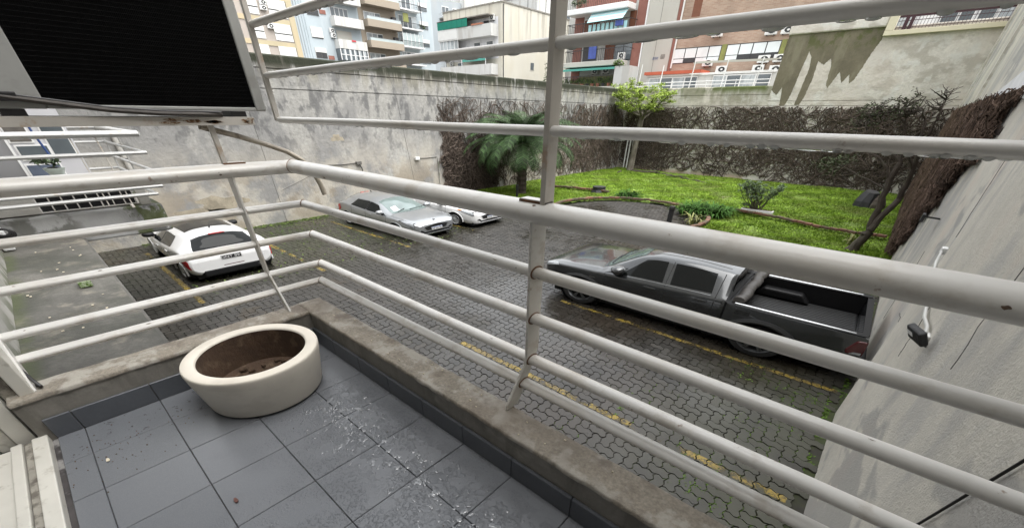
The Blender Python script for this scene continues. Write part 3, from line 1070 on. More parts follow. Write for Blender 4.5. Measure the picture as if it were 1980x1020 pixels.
M['skirt'] = pm('dark_skirting_tile', (.098, .105, .118), .35, .12, 4, .1, 90, fine=.06, bdist=.003)
# parapet: mortar capped kerb with tiled skirting
ZT = -1.146
pp = thing('balcony_parapet', (-1.2, 1.0, FL), 'low mortar capped parapet kerb round the tiled balcony floor', 'parapet')
MB().box(BX0 - .18, .93, FL - .35, BX1, 1.095, ZT - .022).build('front_kerb', 'cap_face', pp)
MB().box(BX0 - .18, BY0 - .05, FL - .35, BX0 - .003, .929, ZT - .022).build('side_kerb', 'cap_face', pp)


def cap_strip(a0, a1, b0, b1, along, n, seed):
    rr = random.Random(seed)
    P = []
    ja = [a0 + (a1 - a0) * k / n for k in range(n + 1)]
    for a in ja:
        e0, e1 = b0 + rr.uniform(-.003, .004), b1 + rr.uniform(-.004, .003)
        w = e1 - e0
        z = ZT + rr.uniform(-.0015, .0015)
        row = [(e0, ZT - .022), (e0, z - .006), (e0 + .007, z - .0005)]
        row += [(e0 + w * t, z + rr.uniform(-.0012, .0012)) for t in (.2, .4, .6, .8)]
        row += [(e1 - .007, z - .0005), (e1, z - .006), (e1, ZT - .022)]
        P.append([(a, e, zz) if along == 'x' else (e, a, zz) for e, zz in row])
    return MB().grid(P)


cap_strip(BX0 - .185, BX1, .925, 1.10, 'x', 90, 1).build('mortar_cap', 'cap', pp, smooth=True, angle=55)
cap_strip(BY0 - .05, .9235, BX0 - .185, BX0 + .004, 'y', 40, 2).build('mortar_cap', 'cap', pp, smooth=True, angle=55)
for x0, x1 in zip([BX0] + [v for v in jx if BX0 + .02 < v < BX1], [v for v in jx if BX0 + .02 < v < BX1] + [BX1]):
    MB().box(x0 + .0015, .912, FL + .001, x1 - .0015, .9295, FL + .118).build('skirting_tile', 'skirt', pp, bevel=.003, seg=1)
for y0, y1 in zip([BY0] + [v for v in jy if BY0 + .02 < v < .91], [v for v in jy if BY0 + .02 < v < .91] + [.911]):
    MB().box(BX0 - .003, y0 + .0015, FL + .001, BX0 + .012, y1 - .0015, FL + .118).build('skirting_tile', 'skirt', pp, bevel=.003, seg=1)

# ------------------------------------------------------------------ the railing
YF, XL = 1.222, -3.035
rail = thing('balcony_railing', (-1.2, YF, ZT), 'white painted tube railing in front of the tiled balcony, wrapping round its left corner', 'railing')
KZ = .61
BARS = [('handrail', -.296, .062, YF, XL, 26), ('rail_bar', -.519, .0345, YF, XL, 18), ('rail_bar', -.722, .0345, YF, XL, 18), ('rail_bar', -.932, .0345, YF, XL, 18), ('rail_bar', -1.040, .0335, 1.168, -2.985, 18)]


def mitre_tube(z, r, yf, xl, n, x1=3.2, y0=-.60):
    mb = MB()
    t = np.arange(n) * 2 * math.pi / n
    o, h = r * np.cos(t), r * KZ * np.sin(t)
    front, side = [], []
    ne = 14
    for k in range(ne + 1):
        f = k / ne
        ss = .0012 * math.sin(f * 17 + z * 40)
        x_in = np.array([xl + oo + .0012 for oo in -o])     # mitre plane x - xl = -(y - yf)
        xs_ = (xl - o + .0009) * (1 - f) + x1 * f
        front.append([(xs_[i], yf + o[i], z + h[i] + ss) for i in range(n)])
    for k in range(ne + 1):
        f = k / ne
        ys_ = (yf - o - .0009) * (1 - f) + y0 * f
        side.append([(xl + o[i], ys_[i], z + h[i] + .0010 * math.sin(f * 9 + z)) for i in range(n)])
    for P in (front, side):
        P = np.array(P)
        V = P.reshape(-1, 3)
        F = [(a * n + b, a * n + (b + 1) % n, (a + 1) * n + (b + 1) % n, (a + 1) * n + b) for a in range(ne) for b in range(n)]
        F += [tuple(range(n)), tuple(ne * n + b for b in range(n))]
        mb.add(V, F)
    return mb


for nm, z, rr_, yf, xl, n in BARS:
    mitre_tube(z, rr_, yf, xl, n).build(nm, 'tube', rail, smooth=True)
    # dark weld line at the mitre
    t = np.arange(25) * 2 * math.pi / 24
    P = [(xl - .9 * rr_ * math.cos(a) * 1.01, yf + .9 * rr_ * math.cos(a) * 1.01, z + rr_ * KZ * 1.01 * math.sin(a)) for a in t]
    MB().tube([(xl - rr_ * 1.0 * math.cos(a), yf + rr_ * 1.0 * math.cos(a), z + rr_ * KZ * 1.0 * math.sin(a)) for a in t], .0028, 5).build('weld_seam', 'rust', rail)
# upper guard bars, on the front only, ending at the corner upright
for z in (-.044, .168, .386):
    t = np.linspace(0, 1, 16)
    MB().tube([(-3.02 + 6.2 * f, YF, z + .0012 * math.sin(f * 21 + z * 30)) for f in t], .025, 16, KZ).build('guard_bar', 'tube', rail, smooth=True)
# flat posts below the handrail, cranked back on to the kerb
fp = [(1.18, -.318), (1.27, -.318), (1.268, -.885), (1.250, -.925), (1.128, ZT + .001), (1.046, ZT + .001), (1.050, ZT + .028), (1.172, -.945), (1.183, -.905)]
for x in (-.94, 1.20):
    MB(lambda y, z, d, x=x: (x + d, y, z)).prism(fp, lambda a, b, d: (a, b, d), -.0065, .0065).build('post', 'tube', rail, bevel=.0025)
    for nm, z, rr_, yf, xl, n in BARS[1:]:
        MB().tube([(x + .0075, yf + rr_ * 1.1 * math.cos(a), z + rr_ * KZ * 1.1 * math.sin(a)) for a in np.linspace(0, 2 * math.pi, 21)], .0035, 5).build('weld_seam', 'rust', rail)
sp_ = [(-3.085, -.318), (-2.99, -.318), (-2.99, -.905), (-2.83, ZT + .001), (-2.905, ZT + .001), (-2.915, ZT + .03), (-3.07, -.89)]
for y in (.835,):
    MB(lambda x, z, d: (x, .835 + d, z)).prism(sp_, lambda a, b, d: (a, b, d), -.0065, .0065).build('post', 'tube', rail, bevel=.0025)
    for nm, z, rr_, yf, xl, n in BARS[1:]:
        MB().tube([(xl + rr_ * 1.1 * math.cos(a), .835 + sgn, z + rr_ * KZ * 1.1 * math.sin(a)) for sgn in (.0075,) for a in np.linspace(0, 2 * math.pi, 21)], .0035, 5).build('weld_seam', 'rust', rail)
MB(lambda x, z, d: (x, -.455 + d, z)).prism([(-3.085, -.318), (-2.99, -.318), (-2.99, -.905), (-2.80, ZT + .001), (-2.90, ZT + .001), (-3.07, -.89)], lambda a, b, d: (a, b, d), -.012, .012).build('post', 'tube', rail, bevel=.0025)
# upper uprights with their foot plates
MB().box(-.915, 1.194, -.262, -.893, 1.25, 1.2).build('upright', 'tube_old', rail, bevel=.002)
MB().box(-1.015, 1.196, -.2615, -.893, 1.245, -.2535).build('foot_plate', 'rust', rail, bevel=.001)
MB().box(-1.012, 1.198, -.2533, -.916, 1.243, -.2505).build('foot_plate', 'tube', rail, bevel=.001)
MB().box(-3.035, 1.194, -.05, -3.008, 1.222, 1.2).build('upright', 'tube_old', rail, bevel=.002)
MB().box(-3.05, .82, -.262, -3.02, .845, -.066).build('upright', 'tube_old', rail, bevel=.002)
MB().box(-3.05, .82, -.2615, -3.01, .94, -.2535).build('foot_plate', 'rust', rail, bevel=.001)
MB().box(-3.046, .846, -.2533, -3.014, .937, -.2505).build('foot_plate', 'tube', rail, bevel=.001)
# angle iron that carries the air conditioner
mb = MB()
mb.box(-3.0, -.62, -.070, -2.994, 1.06, -.031)
mb.box(-3.34, -.62, -.036, -3.0005, 1.06, -.0312)
mb.build('support_angle', 'tube_old', rail, bevel=.001)
M['rsp'] = pm('orange_rust', (.17, .085, .035), .9, .5, 60, layers=[((.38, .34, .28), (60, 60, 60), .5, .6, 5, None, .9)])
for y0, y1 in ((.62, .86), (1.0, 1.05)):
    mb = MB()
    rr = random.Random(int(y0 * 100))
    for k in range(5 if y0 < .9 else 3):
        cy, cz = rr.uniform(y0, y1), rr.uniform(-.058, -.040)
        P = [(cy + rr.uniform(.012, .028) * math.cos(a) * (2. if y0 < .9 else 1), cz + rr.uniform(.005, .010) * math.sin(a)) for a in np.linspace(0, 6.28, 14)[:-1]]
        mb.prism(P, lambda a, b, d: (-2.9938 + d, a, b), 0, .0008)
    mb.build('rust_spot', 'rsp', rail)

# chipped and scuffed paint
M['chip'] = pm('paint_chip', (.13, .085, .06), .8, .5, 60)
mb = MB()
rr = random.Random(77)
for nm, z, r_, yf, xl, n in BARS:
    for k in range(16 if r_ > .05 else 12):
        side = rr.random() < .3
        u = rr.uniform(-2.9, .45) if not side else rr.uniform(-.4, 1.1)
        if rr.random() < .35:
            u = (-.94 if not side else .835) + rr.gauss(0, .03)
        a, w, h = rr.uniform(-.6, 2.6), rr.uniform(.002, .014), rr.uniform(.03, .16)
        P = []
        for i in range(5):
            row = []
            for j in range(4):
                f = 1 - .8 * abs(i - 2) / 2
                uu, aa = u + w * (i - 2) / 2, a + h * f * (j - 1.5) / 1.5 + .02 * math.sin(i * 2.1 + k)
                o, hh = (r_ + .0005) * math.cos(aa), (r_ + .0005) * KZ * math.sin(aa)
                row.append((xl + o, uu, z + hh) if side else (uu, yf - o, z + hh))
            P.append(row)
        mb.grid(P)
tag(mb.build('paint_chips', 'chip', rail, fix=False), kind='stuff')

# rain drops under the guard bar
M['drop'] = pm('water', (.9, .93, .95), .02, 0, spec=.6, trans=1.)
M['drop'].node_tree.nodes['Principled BSDF'].inputs['IOR'].default_value = 1.33
drop0 = None
dxs = [-.655, -.46, -.385, -.345, -.29, -.265, -.238, -.115, -.095, -.03, .005, .045, .06, .095, .12, .195, .26, -1.6, -2.05]
for k, x in enumerate(dxs):
    if drop0 is None:
        drop0 = MB().lathe([(.0001, .0035), (.0055, .003), (.0066, 0), (.0052, -.0034), (.0028, -.0052), (.0001, -.0056)], 10).build('rain_drop', 'drop', smooth=True, angle=180)
        o = drop0
    else:
        o = drop0.copy()
        col.objects.link(o)
    o.location = (x, YF - .010, -.044 - .0185)
    s = random.uniform(1.1, 1.6)
    o.scale = (s * 1.2, s, s)
    org[o] = tuple(o.location)
    tag(o, 'small bright rain drop hanging under the middle guard bar', 'rain drop', 'rain drops hanging under the guard bar')

for z in (-.044, .168, .386):
    mb = MB()
    rr = random.Random(int(z * 1000))
    x = -2.9
    while x < .5:
        if rr.random() < .62:
            l = rr.uniform(.008, .04)
            h = rr.uniform(.0025, .007) * (.5 if z < 0 else 1)
            t = np.linspace(0, math.pi, 7)
            mb.lathe([(.0001, -l)] + [(h * math.sin(a), -l * math.cos(a)) for a in t[1:-1]] + [(.0001, l)], 8, (0, 0, 0), 'y')
            V = mb.V[-1]
            mb.V[-1] = np.c_[V[:, 1] + x, V[:, 0] * 1.3 + YF - .004, V[:, 2] + z - .0150]
        x += rr.uniform(.03, .075)
    tag(mb.build('water_beads', 'drop', smooth=True, angle=180), kind='stuff')

# ------------------------------------------------------------------ air conditioner on the side railing
ac = thing('air_conditioner', (-3.17, .62, -.03), 'large grey outdoor air conditioner with black rear coil at upper left', 'air conditioner')
MB().box(-3.36, -.30, -.002, -3.012, 1.155, .92).build('casing', 'ac', ac, bevel=.03, seg=4)
MB().box(-3.0115, -.31, -.004, -2.996, .205, .92).build('side_panel', 'ac', ac, bevel=.005)
MB().box(-3.0118, 1.092, -.004, -2.994, 1.150, .92).build('corner_post', 'ac', ac, bevel=.012, seg=3)
MB().box(-3.0116, .206, -.003, -2.990, 1.091, .0135).build('bottom_rail', 'ac', ac, bevel=.004)
MB().box(-3.0117, .206, .014, -3.003, 1.091, .92).build('coil', 'coil', ac)
mb = MB()
for k in range(120):
    y = .21 + .88 * k / 119
    mb.box(-3.0028, y - .0009, .015, -2.999, y + .0009, .92)
for k in range(52):
    z = .02 + .9 * k / 51
    mb.tube([(-2.9985, .207, z), (-2.9985, 1.09, z)], .0011, 4)
tag(mb.build('coil_fins', 'fin', ac, fix=False), kind='stuff')
for y in (.08, .98):
    MB().box(-3.30, y - .03, -.0305, -3.0, y + .05, -.0045).build('foot', 'rubber', ac)
# sagging insulated pipes along the bottom edge
P = [(-2.985, -.4, .06), (-2.985, .0, .048), (-2.985, .20, .022), (-2.985, .42, -.006), (-2.985, .62, -.0175), (-2.985, .80, -.019), (-3.0, .90, -.021)]
ts = np.linspace(0, 6, 40)
Ps = [tuple(np.interp(t, range(7), [p[i] for p in P]) for i in range(3)) for t in ts]
tag(MB().tube(Ps, .013, 10, .8).build('pipe_run', pm('grey_pipe_wrap', (.06, .052, .046), .7, .3, 20), smooth=True), 'dark wrapped pipes sagging under the air conditioner coil', 'pipe')
tag(MB().tube([(-2.9855 + .003, y, z + .012) for x, y, z in Ps], .004, 6).build('cable', 'rubber', smooth=True), 'thin black cable on top of the wrapped pipes below the coil', 'cable')
MB().box(-3.0, -.2, .022, -2.975, .13, .055).build('valve_cover', 'rubber', ac, bevel=.004)
# drain hose
P = np.array([(-3.12, .80, -.078), (-3.15, .99, -.128), (-3.15, 1.15, -.180), (-3.15, 1.26, -.222), (-3.15, 1.345, -.275), (-3.15, 1.40, -.345), (-3.15, 1.432, -.43), (-3.15, 1.445, -.50)])
ts = np.linspace(0, 7, 36)
tag(MB().tube(np.c_[[np.interp(ts, range(8), P[:, i]) for i in range(3)]].T, .019, 10, .75).build('drain_hose', 'hose', smooth=True), 'grimy curved drain hose hanging beyond the corner of the railing', 'hose')

# ------------------------------------------------------------------ planter pot
pc = (-2.385, .432)
pot = thing('planter_pot', (*pc, FL), 'empty wide cream planter pot standing in the balcony corner', 'planter')
h0 = -1.116 - FL
MB().lathe([(.285, .014), (.300, .0125), (.307, .016), (.311, .024), (.346, h0 - .060), (.3515, h0 - .020), (.351, h0 - .009), (.3485, h0 - .003), (.344, h0), (.293, h0), (.286, h0 - .002), (.2825, h0 - .006), (.2805, h0 - .013)], 96, (*pc, FL)).build('shell', 'pot', pot, smooth=True, angle=50, fix=True)
MB().lathe([(.2802, h0 - .0122), (.272, h0 - .10), (.257, .075), (.18, .06), (.0005, .058)], 72, (*pc, FL)).build('inside', 'pot_in', pot, smooth=True, angle=50)
for k in range(3):
    a = 2.1 * k + .4
    MB().box(pc[0] + .22 * math.cos(a) - .03, pc[1] + .22 * math.sin(a) - .03, FL + .0015, pc[0] + .22 * math.cos(a) + .03, pc[1] + .22 * math.sin(a) + .03, FL + .0138).build('foot', 'pot_in', pot)
mb = MB()
for k in range(34):
    a, q = random.random() * 6.28, .22 * random.random() ** .6
    mb.cbox((pc[0] + q * math.cos(a), pc[1] + q * math.sin(a), FL + .07 + random.random() * .012), (random.uniform(.006, .02), random.uniform(.006, .02), .006))
tag(mb.build('dry_soil', 'soil', pot), kind='stuff')

# ------------------------------------------------------------------ sliding door frame at lower left
df = thing('door_frame', (-1.5, -.6, FL), 'white aluminium sliding door frame and sill track at lower left', 'door frame')
for y0, y1, z1, m_ in ((-.580, -.522, .032, 'alu'), (-.612, -.583, .018, 'alu_dirt'), (-.655, -.615, .030, 'alu'), (-.73, -.66, .012, 'alu'), (-.765, -.735, .028, 'alu')):
    MB().box(-2.755, y0, FL - .012, 1.6, y1, FL + z1).build('sill_track', m_, df, bevel=.004)
for y0, y1, x1 in ((-.505, -.452, -2.795), (-.560, -.510, -2.83), (-.635, -.565, -2.78), (-.70, -.64, -2.80), (-.77, -.705, -2.775)):
    MB().box(-2.93, y0, FL - .01, x1, y1, 1.15).build('jamb', 'alu' if y0 != -.560 else 'alu_dirt', df, bevel=.004)
gd = thing('sliding_door', (0, -.72, FL), 'dark glazed sliding door behind the camera', 'door')
MB().box(-2.77, -.80, FL + .03, 2.99, -.775, 1.15).build('pane', pm('dark_door_glass', (.02, .022, .024), .1), gd)
for x in (-.9, 1.0, 2.9):
    MB().box(x - .03, -.77, FL + .03, x + .03, -.74, 1.15).build('stile', 'alu', gd)
# cable that climbs the end of the kerb
P = np.array([(-3.0, -.47, -.86), (-2.98, -.465, -.93), (-2.955, -.462, -1.0), (-2.90, -.45, -1.06), (-2.83, -.432, -1.10), (-2.80, -.42, -1.128), (-2.83, -.425, -1.140), (-2.90, -.45, -1.14), (-2.97, -.49, -1.12)])
ts = np.linspace(0, 8, 40)
tag(MB().tube(np.c_[[np.interp(ts, range(9), P[:, i]) for i in range(3)]].T, .0075, 8).build('cable', 'rubber', smooth=True), 'black cable looping over the left end of the parapet', 'cable')
# small litter on the tiles
M['dry'] = pm('dry_leaf', (.10, .04, .03), .7, .3, 40)
M['petal'] = pm('pale_petal', (.62, .55, .42), .7, .1, 40)
for x, y, m_, s, lab in ((-1.60, -.015, 'dry', .018, 'small dry brown leaf lying on the tiles left of centre'), (-2.33, -.35, 'petal', .016, 'pale withered petal on the tile nearest the door frame')):
    P = [(x + s * math.cos(a) * (1 if abs(math.sin(a)) < .9 else .8), y + .45 * s * math.sin(a)) for a in np.linspace(0, 6.28, 11)[:-1]]
    tag(MB().prism(P, lambda a, b, d: (a, b, d + .25 * abs(a - x)), FL + .001, FL + .0035).build('dry_leaf', m_), lab, 'leaf')
mb = MB()
for k in range(90):
    a = random.random()
    if a < .75:
        x, y = random.gauss(-2.40, .12), random.gauss(-.30, .16)
    else:
        x, y = random.uniform(-2.7, .3), random.uniform(-.4, .9)
    if -2.72 < x < .5 and -.49 < y < .9 and (x - pc[0]) ** 2 + (y - pc[1]) ** 2 > .11:
        s = random.uniform(.0010, .0030)
        mb.cbox((x, y, FL + .0015), (s * random.uniform(.6, 1.6), s, .0012))
tag(mb.build('floor_grit', 'soil'), kind='stuff')
# water beads standing on the wet tiles
M['bead'] = pm('water_on_tile', (.16, .168, .18), .03, 0, spec=1., coat=1.)
mb = MB()
rr = random.Random(8)
for k in range(1050):
    if k < 520:
        x, y = rr.uniform(-2.0, .45), rr.gauss(.60, .085)
    elif k < 700:
        x, y = rr.gauss(-1.80, .13), rr.gauss(.62, .10)
    else:
        x, y = rr.uniform(-1.7, .2), rr.uniform(-.35, .5)
        if math.sin(x * 5 + 1) * math.sin(y * 6 + x * 3) < rr.uniform(-.4, .6):
            continue
    if (x - pc[0]) ** 2 + (y - pc[1]) ** 2 < .125 or y > .89:
        continue
    s_ = rr.uniform(.003, .009) * (2.0 if k < 700 and rr.random() < .25 else 1) * (.7 if k >= 700 else 1)
    a0, ec = rr.uniform(0, 3.14), rr.uniform(.35, 1)
    ph = rr.uniform(0, 6)
    V = []
    for ring, hz in ((1, 0), (.8, .22), (.45, .34)):
        for q in range(9):
            t = q * 2 * math.pi / 9
            u = s_ * ring * (1 + .25 * math.sin(2 * t + ph) + .2 * math.sin(3 * t + 2 * ph))
            X, Y = u * math.cos(t), u * ec * math.sin(t)
            V.append((x + X * math.cos(a0) - Y * math.sin(a0), y + X * math.sin(a0) + Y * math.cos(a0), FL + .0008 + hz * min(s_, .005)))
    F = [(r_ * 9 + q, r_ * 9 + (q + 1) % 9, (r_ + 1) * 9 + (q + 1) % 9, (r_ + 1) * 9 + q) for r_ in (0, 1) for q in range(9)] + [tuple(range(18, 27))]
    mb.add(V, F)
tag(mb.build('tile_water', 'bead', smooth=True, angle=180, fix=False), kind='stuff')
mb = MB()
for k in range(26):
    x = random.uniform(-2.6, .4)
    mb.cbox((x, random.uniform(.94, 1.08), ZT + .002), (random.uniform(.002, .005), random.uniform(.002, .004), .0025))
tag(mb.build('kerb_grit', 'petal'), kind='stuff')

# ================================================================== FACADE, CANOPY SLAB, NEIGHBOUR
fa = thing('building_facade', (-6, -.7, G), 'pale painted wall of the balcony building at the far left edge', 'facade')
MB().box(-14.59, -.95, G - .1, -2.94, -.585, 15.0).build('wall', 'facade', fa)
MB().box(-2.935, -1.0, FL - .6, 3.0, -.78, FL - .02).build('wall', 'facade', fa)
MB().box(-2.935, -.95, 1.16, 3.0, -.585, 15.0).build('lintel', 'facade', fa)
cs = thing('canopy_slab', (-5.4, -.2, -1.52), 'mossy concrete slab between the two balconies at lower left', 'slab')
ys_ = np.linspace(-.584, .145, 7)
xs_ = np.linspace(-7.93, -2.935, 34)
P = [[(x, y, -1.40 + .006 * math.sin(x * 5 + y * 9) + (.10 * max(0, (x + 3.42) / .5) ** 2.2 if x > -3.42 else 0)) for y in ys_] for x in xs_]
mb = MB().grid(P)
mb.box(-7.93, -.584, -1.53, -2.935, .15, -1.412)
mb.build('slab', 'concrete_dark', cs)
MB().box(-7.93, .1505, -1.56, -2.935, .172, -1.425).build('drip_edge', 'groove', cs)
bx = MB()
bx.box(-5.60, -.125, -1.395, -5.44, -.03, -1.335)
tag(bx.build('bait_box', pm('green_printed_box', (.10, .17, .03), .5, .35, 30, layers=[((.38, .45, .30), (40, 40, 40), .5, .6, 4, None, .9)]), bevel=.008), 'small green carton lying on the concrete canopy slab', 'carton')
mb = MB()
for k in range(22):
    mb.cbox((random.uniform(-7.5, -3.6), random.uniform(-.5, .1), -1.394), (random.uniform(.005, .014), random.uniform(.004, .010), .002))
tag(mb.build('slab_litter', 'petal'), kind='stuff')

NX = -7.95
nb = thing('neighbour_balcony', (NX, .5, -1.47), 'neighbouring balcony body with stained concrete front above the slab', 'balcony')
M['nb_face'] = pm('stained_grey_concrete', (.36, .36, .355), .75, .15, 2, .4, 20, [((.075, .075, .07), (4, 4, 3), .46, .60, 6, (.55, .95, 'Y'), .9), ((.06, .075, .02), (5, 5, 4), .48, .58, 5, (.60, .75, 'Y'), .9), ((.10, .10, .085), (3, 3, 3), .5, .62, 6, (.30, .12, 'Y'), .8)], bdist=.01)
MB().prism([(NX - 3.2, -.58), (NX, -.58), (NX + .03, 1.10), (NX - .02, 1.17), (NX - 3.2, 1.17)], lambda a, b, d: (a, b, d), -1.47, -1.115).build('body', 'nb_face', nb, bevel=.02)
MB().box(NX - 3.1, -.585, -1.1145, NX - .14, 1.05, -1.10).build('terrace_floor', 'cap_face', nb)
MB().box(NX - .12, .94, -1.112, NX - .03, 1.06, -.86).build('end_pier', 'facade', nb, bevel=.005)
# grated window panel standing on the edge
gp = thing('window_grille', (NX - .1, .4, -1.1), 'white grille of dark square panes standing on the neighbouring balcony edge', 'window')
YG0, YG1 = -.06, .91
MB().box(NX - .16, YG0, -1.098, NX - .13, YG1, -.80).build('backing', pm('dark_glass', (.012, .012, .014), .15, .2, 3), gp)
for k in range(9):
    y = YG0 + (YG1 - YG0) * k / 8
    MB().box(NX - .125, y - .007, -1.098, NX - .105, y + .007, -.80).build('mullion', 'tube', gp)
for z in (-1.09, -1.00, -.90, -.81):
    MB().box(NX - .127, YG0, z - .006, NX - .108, YG1, z + .006).build('transom', 'tube', gp)
MB().box(NX - .18, -.58, -1.099, NX - .10, YG0 - .01, -.78).build('side_panel', 'facade', gp, bevel=.004)
# grey flank wall with a white trim, white window frames behind
gw = thing('flank_wall', (NX - .5, -.3, -1.1), 'plain grey flank wall with white corner trim at the far left', 'wall')
MB().box(NX - .60, -.584, -1.098, NX - .50, .02, .7).build('wall', pm('flat_grey_paint', (.205, .205, .21), .7, .05, 2), gw)
MB().box(NX - .605, .021, -1.098, NX - .49, .045, .7).build('trim', 'white', gw)
bwd = thing('balcony_window', (NX - 1.9, .4, -1.1), 'white framed windows at the back of the neighbouring balcony', 'window')
MB().box(NX - 2.0, .05, -1.098, NX - 1.9, .75, .6).build('frame', pm('pale_wall_paint', (.50, .50, .52), .7, .06, 2), bwd)
for k, (y0, y1, z0, z1, m_) in enumerate(((.08, .30, -.40, -.1, 'straw_blind'), (.10, .42, -.62, -.46, 'pane'), (.46, .70, -.60, -.2, 'pane'), (.08, .44, -.98, -.70, 'pane_blue'))):
    if m_ == 'straw_blind':
        M[m_] = pm('brown_blind', (.11, .10, .09), .7, .2, 9)
    if m_ == 'pane_blue':
        M[m_] = pm('blue_grey_glass', (.10, .12, .16), .2, .2, 4)
    w = MB().box(NX - 1.899, y0 - .02, z0 - .02, NX - 1.885, y1 + .02, z1 + .02).build('window', 'white', bwd)
    MB().box(NX - 1.884, y0, z0, NX - 1.878, y1, z1).build('pane', m_, w)
tag(MB().tube([(NX - 1.3, .325, -.02), (NX - 1.3, .335, -.25), (NX - 1.3, .375, -.60)], .014, 8).build('blue_pole', pm('blue_paint', (.03, .065, .20), .5), smooth=True), 'thin blue pole leaning inside the neighbouring balcony', 'pole')
NR = thing('balcony_railing', (-7.8, 1.2, -1.05), 'white tube railing of the neighbouring balcony at far left', 'railing')
for nm, z, r_ in (('handrail', -.262, .060), ('rail_bar', -.475, .036), ('rail_bar', -.69, .036), ('rail_bar', -.875, .036), ('rail_bar', -.965, .036)):
    yf = 1.235 if z > -.9 else 1.14
    n = 12
    MB().tube([(-7.8, -.58, z), (-7.8, yf + .02, z)], r_, n, KZ).build(nm, 'tube_nb', NR, smooth=True)
    MB().tube([(-7.8, yf, z + .001), (-10.9, yf, z + .001)], r_ * .8, n, KZ).build(nm, 'tube_nb', NR, smooth=True)
    MB().tube([(-10.9, -.58, z), (-10.9, yf, z)], r_ * .9, n, KZ).build(nm, 'tube_nb', NR, smooth=True)
    MB().lathe([(r_ * .98, 0), (r_ * 1.05, .005), (r_ * 1.05, .06), (r_ * .6, .075), (0.001, .078)], 12, (0, 0, 0), 'y')
for y in (.57, .81):
    MB().bar((-7.8, y, -.27), (-7.8, y + .015, -1.06), .012, .03, (1, 0, 0)).build('post', 'tube_old', NR)
MB().box(-7.83, .80, -1.09, -7.70, .83, -1.065).build('post_foot', 'tube_old', NR)
for x in (-9.3, -10.8):
    MB().bar((x, 1.235, -.27), (x, 1.235, -1.05), .02, .03, (1, 0, 0)).build('post', 'tube_nb', NR)
# potted plant on the neighbour's ledge
np_ = thing('potted_plant', (-7.99, .285, -.685), 'small leafy plant in a pale green bowl on the neighbouring balcony', 'potted plant')
MB().lathe([(.06, 0), (.085, .045), (.10, .075), (.10, .085), (.088, .085), (.08, .07), (.001, .068)], 20, (-7.99, .285, -.69)).build('bowl', pm('pale_green_glaze', (.52, .58, .53), .3, .05), np_, smooth=True)
MB().lathe([(.078, .078), (.05, .092), (.001, .097)], 16, (-7.99, .285, -.69)).build('soil', 'rubber', np_)
V, F = leaf_cloud([(-7.99, .285, -.55), (-7.99, .22, -.53), (-7.99, .33, -.54), (-7.99, .17, -.525)], 150, (.05, .06, .04), .06, .5, 5)
fast_mesh('leaves', V, F, 'olean', np_, org[np_], 'stuff', 4)
MB().box(-8.06, .12, -.72, -7.93, .48, -.692).build('shelf', 'white', np_, bevel=.004)
# cluttered small machine at the far left edge
cl = thing('condenser_unit', (-7.7, -.35, -1.39), 'small white condenser with black hoses at the far left edge of the slab', 'condenser')
MB().box(-7.82, -.57, -1.385, -7.62, -.47, -1.16).build('casing', 'white', cl, bevel=.012)
for k in range(4):
    a = np.linspace(0, 6.28, 24)
    MB().tube([(-7.56 + .01 * k, -.47 + (.09 - .012 * k) * math.cos(t), -1.20 + (.055 - .006 * k) * math.sin(t) + .01 * k) for t in a], .010, 6).build('hose', 'rubber', cl, smooth=True)
# wide downpipe on the far wall
dp = thing('downpipe', (-14.55, 1.85, G), 'wide pale downpipe on the grey wall beyond the neighbouring balcony', 'pipe')
MB().tube([(-14.52, 1.85, -.2), (-14.52, 1.85, -2.6)], .055, 10).build('pipe', 'facade', dp, smooth=True)
for z in (-.7, -1.0, -1.9):
    MB().tube([(-14.52, 1.85, z), (-14.52, 1.85, z + .02)], .065, 10).build('clamp', 'groove', dp)

# ================================================================== VEHICLES
M['white_car'] = pm('white_car_paint', (.70, .70, .70), .25, .03, 1, coat=1., layers=[((.5, .49, .46), (9, 9, 9), .6, .8, 5, None, .25)])
M['silver_car'] = pm('silver_car_paint', (.36, .375, .39), .32, .03, 1, coat=1., metal=.7)
M['grey_truck'] = pm('dark_grey_car_paint', (.040, .043, .046), .20, .06, 1, coat=1., metal=.45)
M['glass'] = pm('car_glass', (.006, .007, .007), .04, 0, spec=.2)
M['windscreen'] = pm('windscreen_glass', (.13, .17, .165), .04, .25, 2, spec=1.)
M['trim'] = pm('black_plastic', (.009, .009, .010), .5, .1, 9, spec=.25)
M['flare'] = pm('grey_plastic', (.024, .025, .026), .5, .08, 5)
M['seam'] = pm('panel_gap', (.02, .02, .02), .8)
M['tyre'] = pm('tyre_rubber', (.014, .014, .015), .75, .2, 12)
M['rim'] = pm('alloy', (.62, .63, .64), .35, .06, 9, metal=.3)
M['rim_dark'] = pm('dark_alloy', (.12, .125, .13), .35, .06, 9, metal=.6)
M['red'] = pm('red_lamp', (.42, .010, .014), .12, .25, 14, spec=.7)
M['darkred'] = pm('dark_red_lamp', (.075, .008, .010), .12, .2, 14, spec=.7)
M['lamp'] = pm('clear_lamp', (.27, .285, .30), .08, .5, 26, spec=.9)
M['amber'] = pm('amber_lamp', (.65, .16, .03), .15, .1, 9)
M['chrome'] = pm('chrome', (.36, .37, .38), .25, .04, 9, metal=1.)
M['plate_w'] = pm('white_plate', (.60, .60, .60), .4)
M['plate_b'] = pm('black_plate', (.012, .012, .012), .35)
M['paper'] = pm('paper_sheet', (.62, .65, .66), .6)
M['leather'] = pm('rolled_vinyl', (.062, .057, .053), .45, .2, 6, .6, 14, bdist=.02)
M['blue_strip'] = pm('blue_plate_strip', (.03, .09, .30), .4)


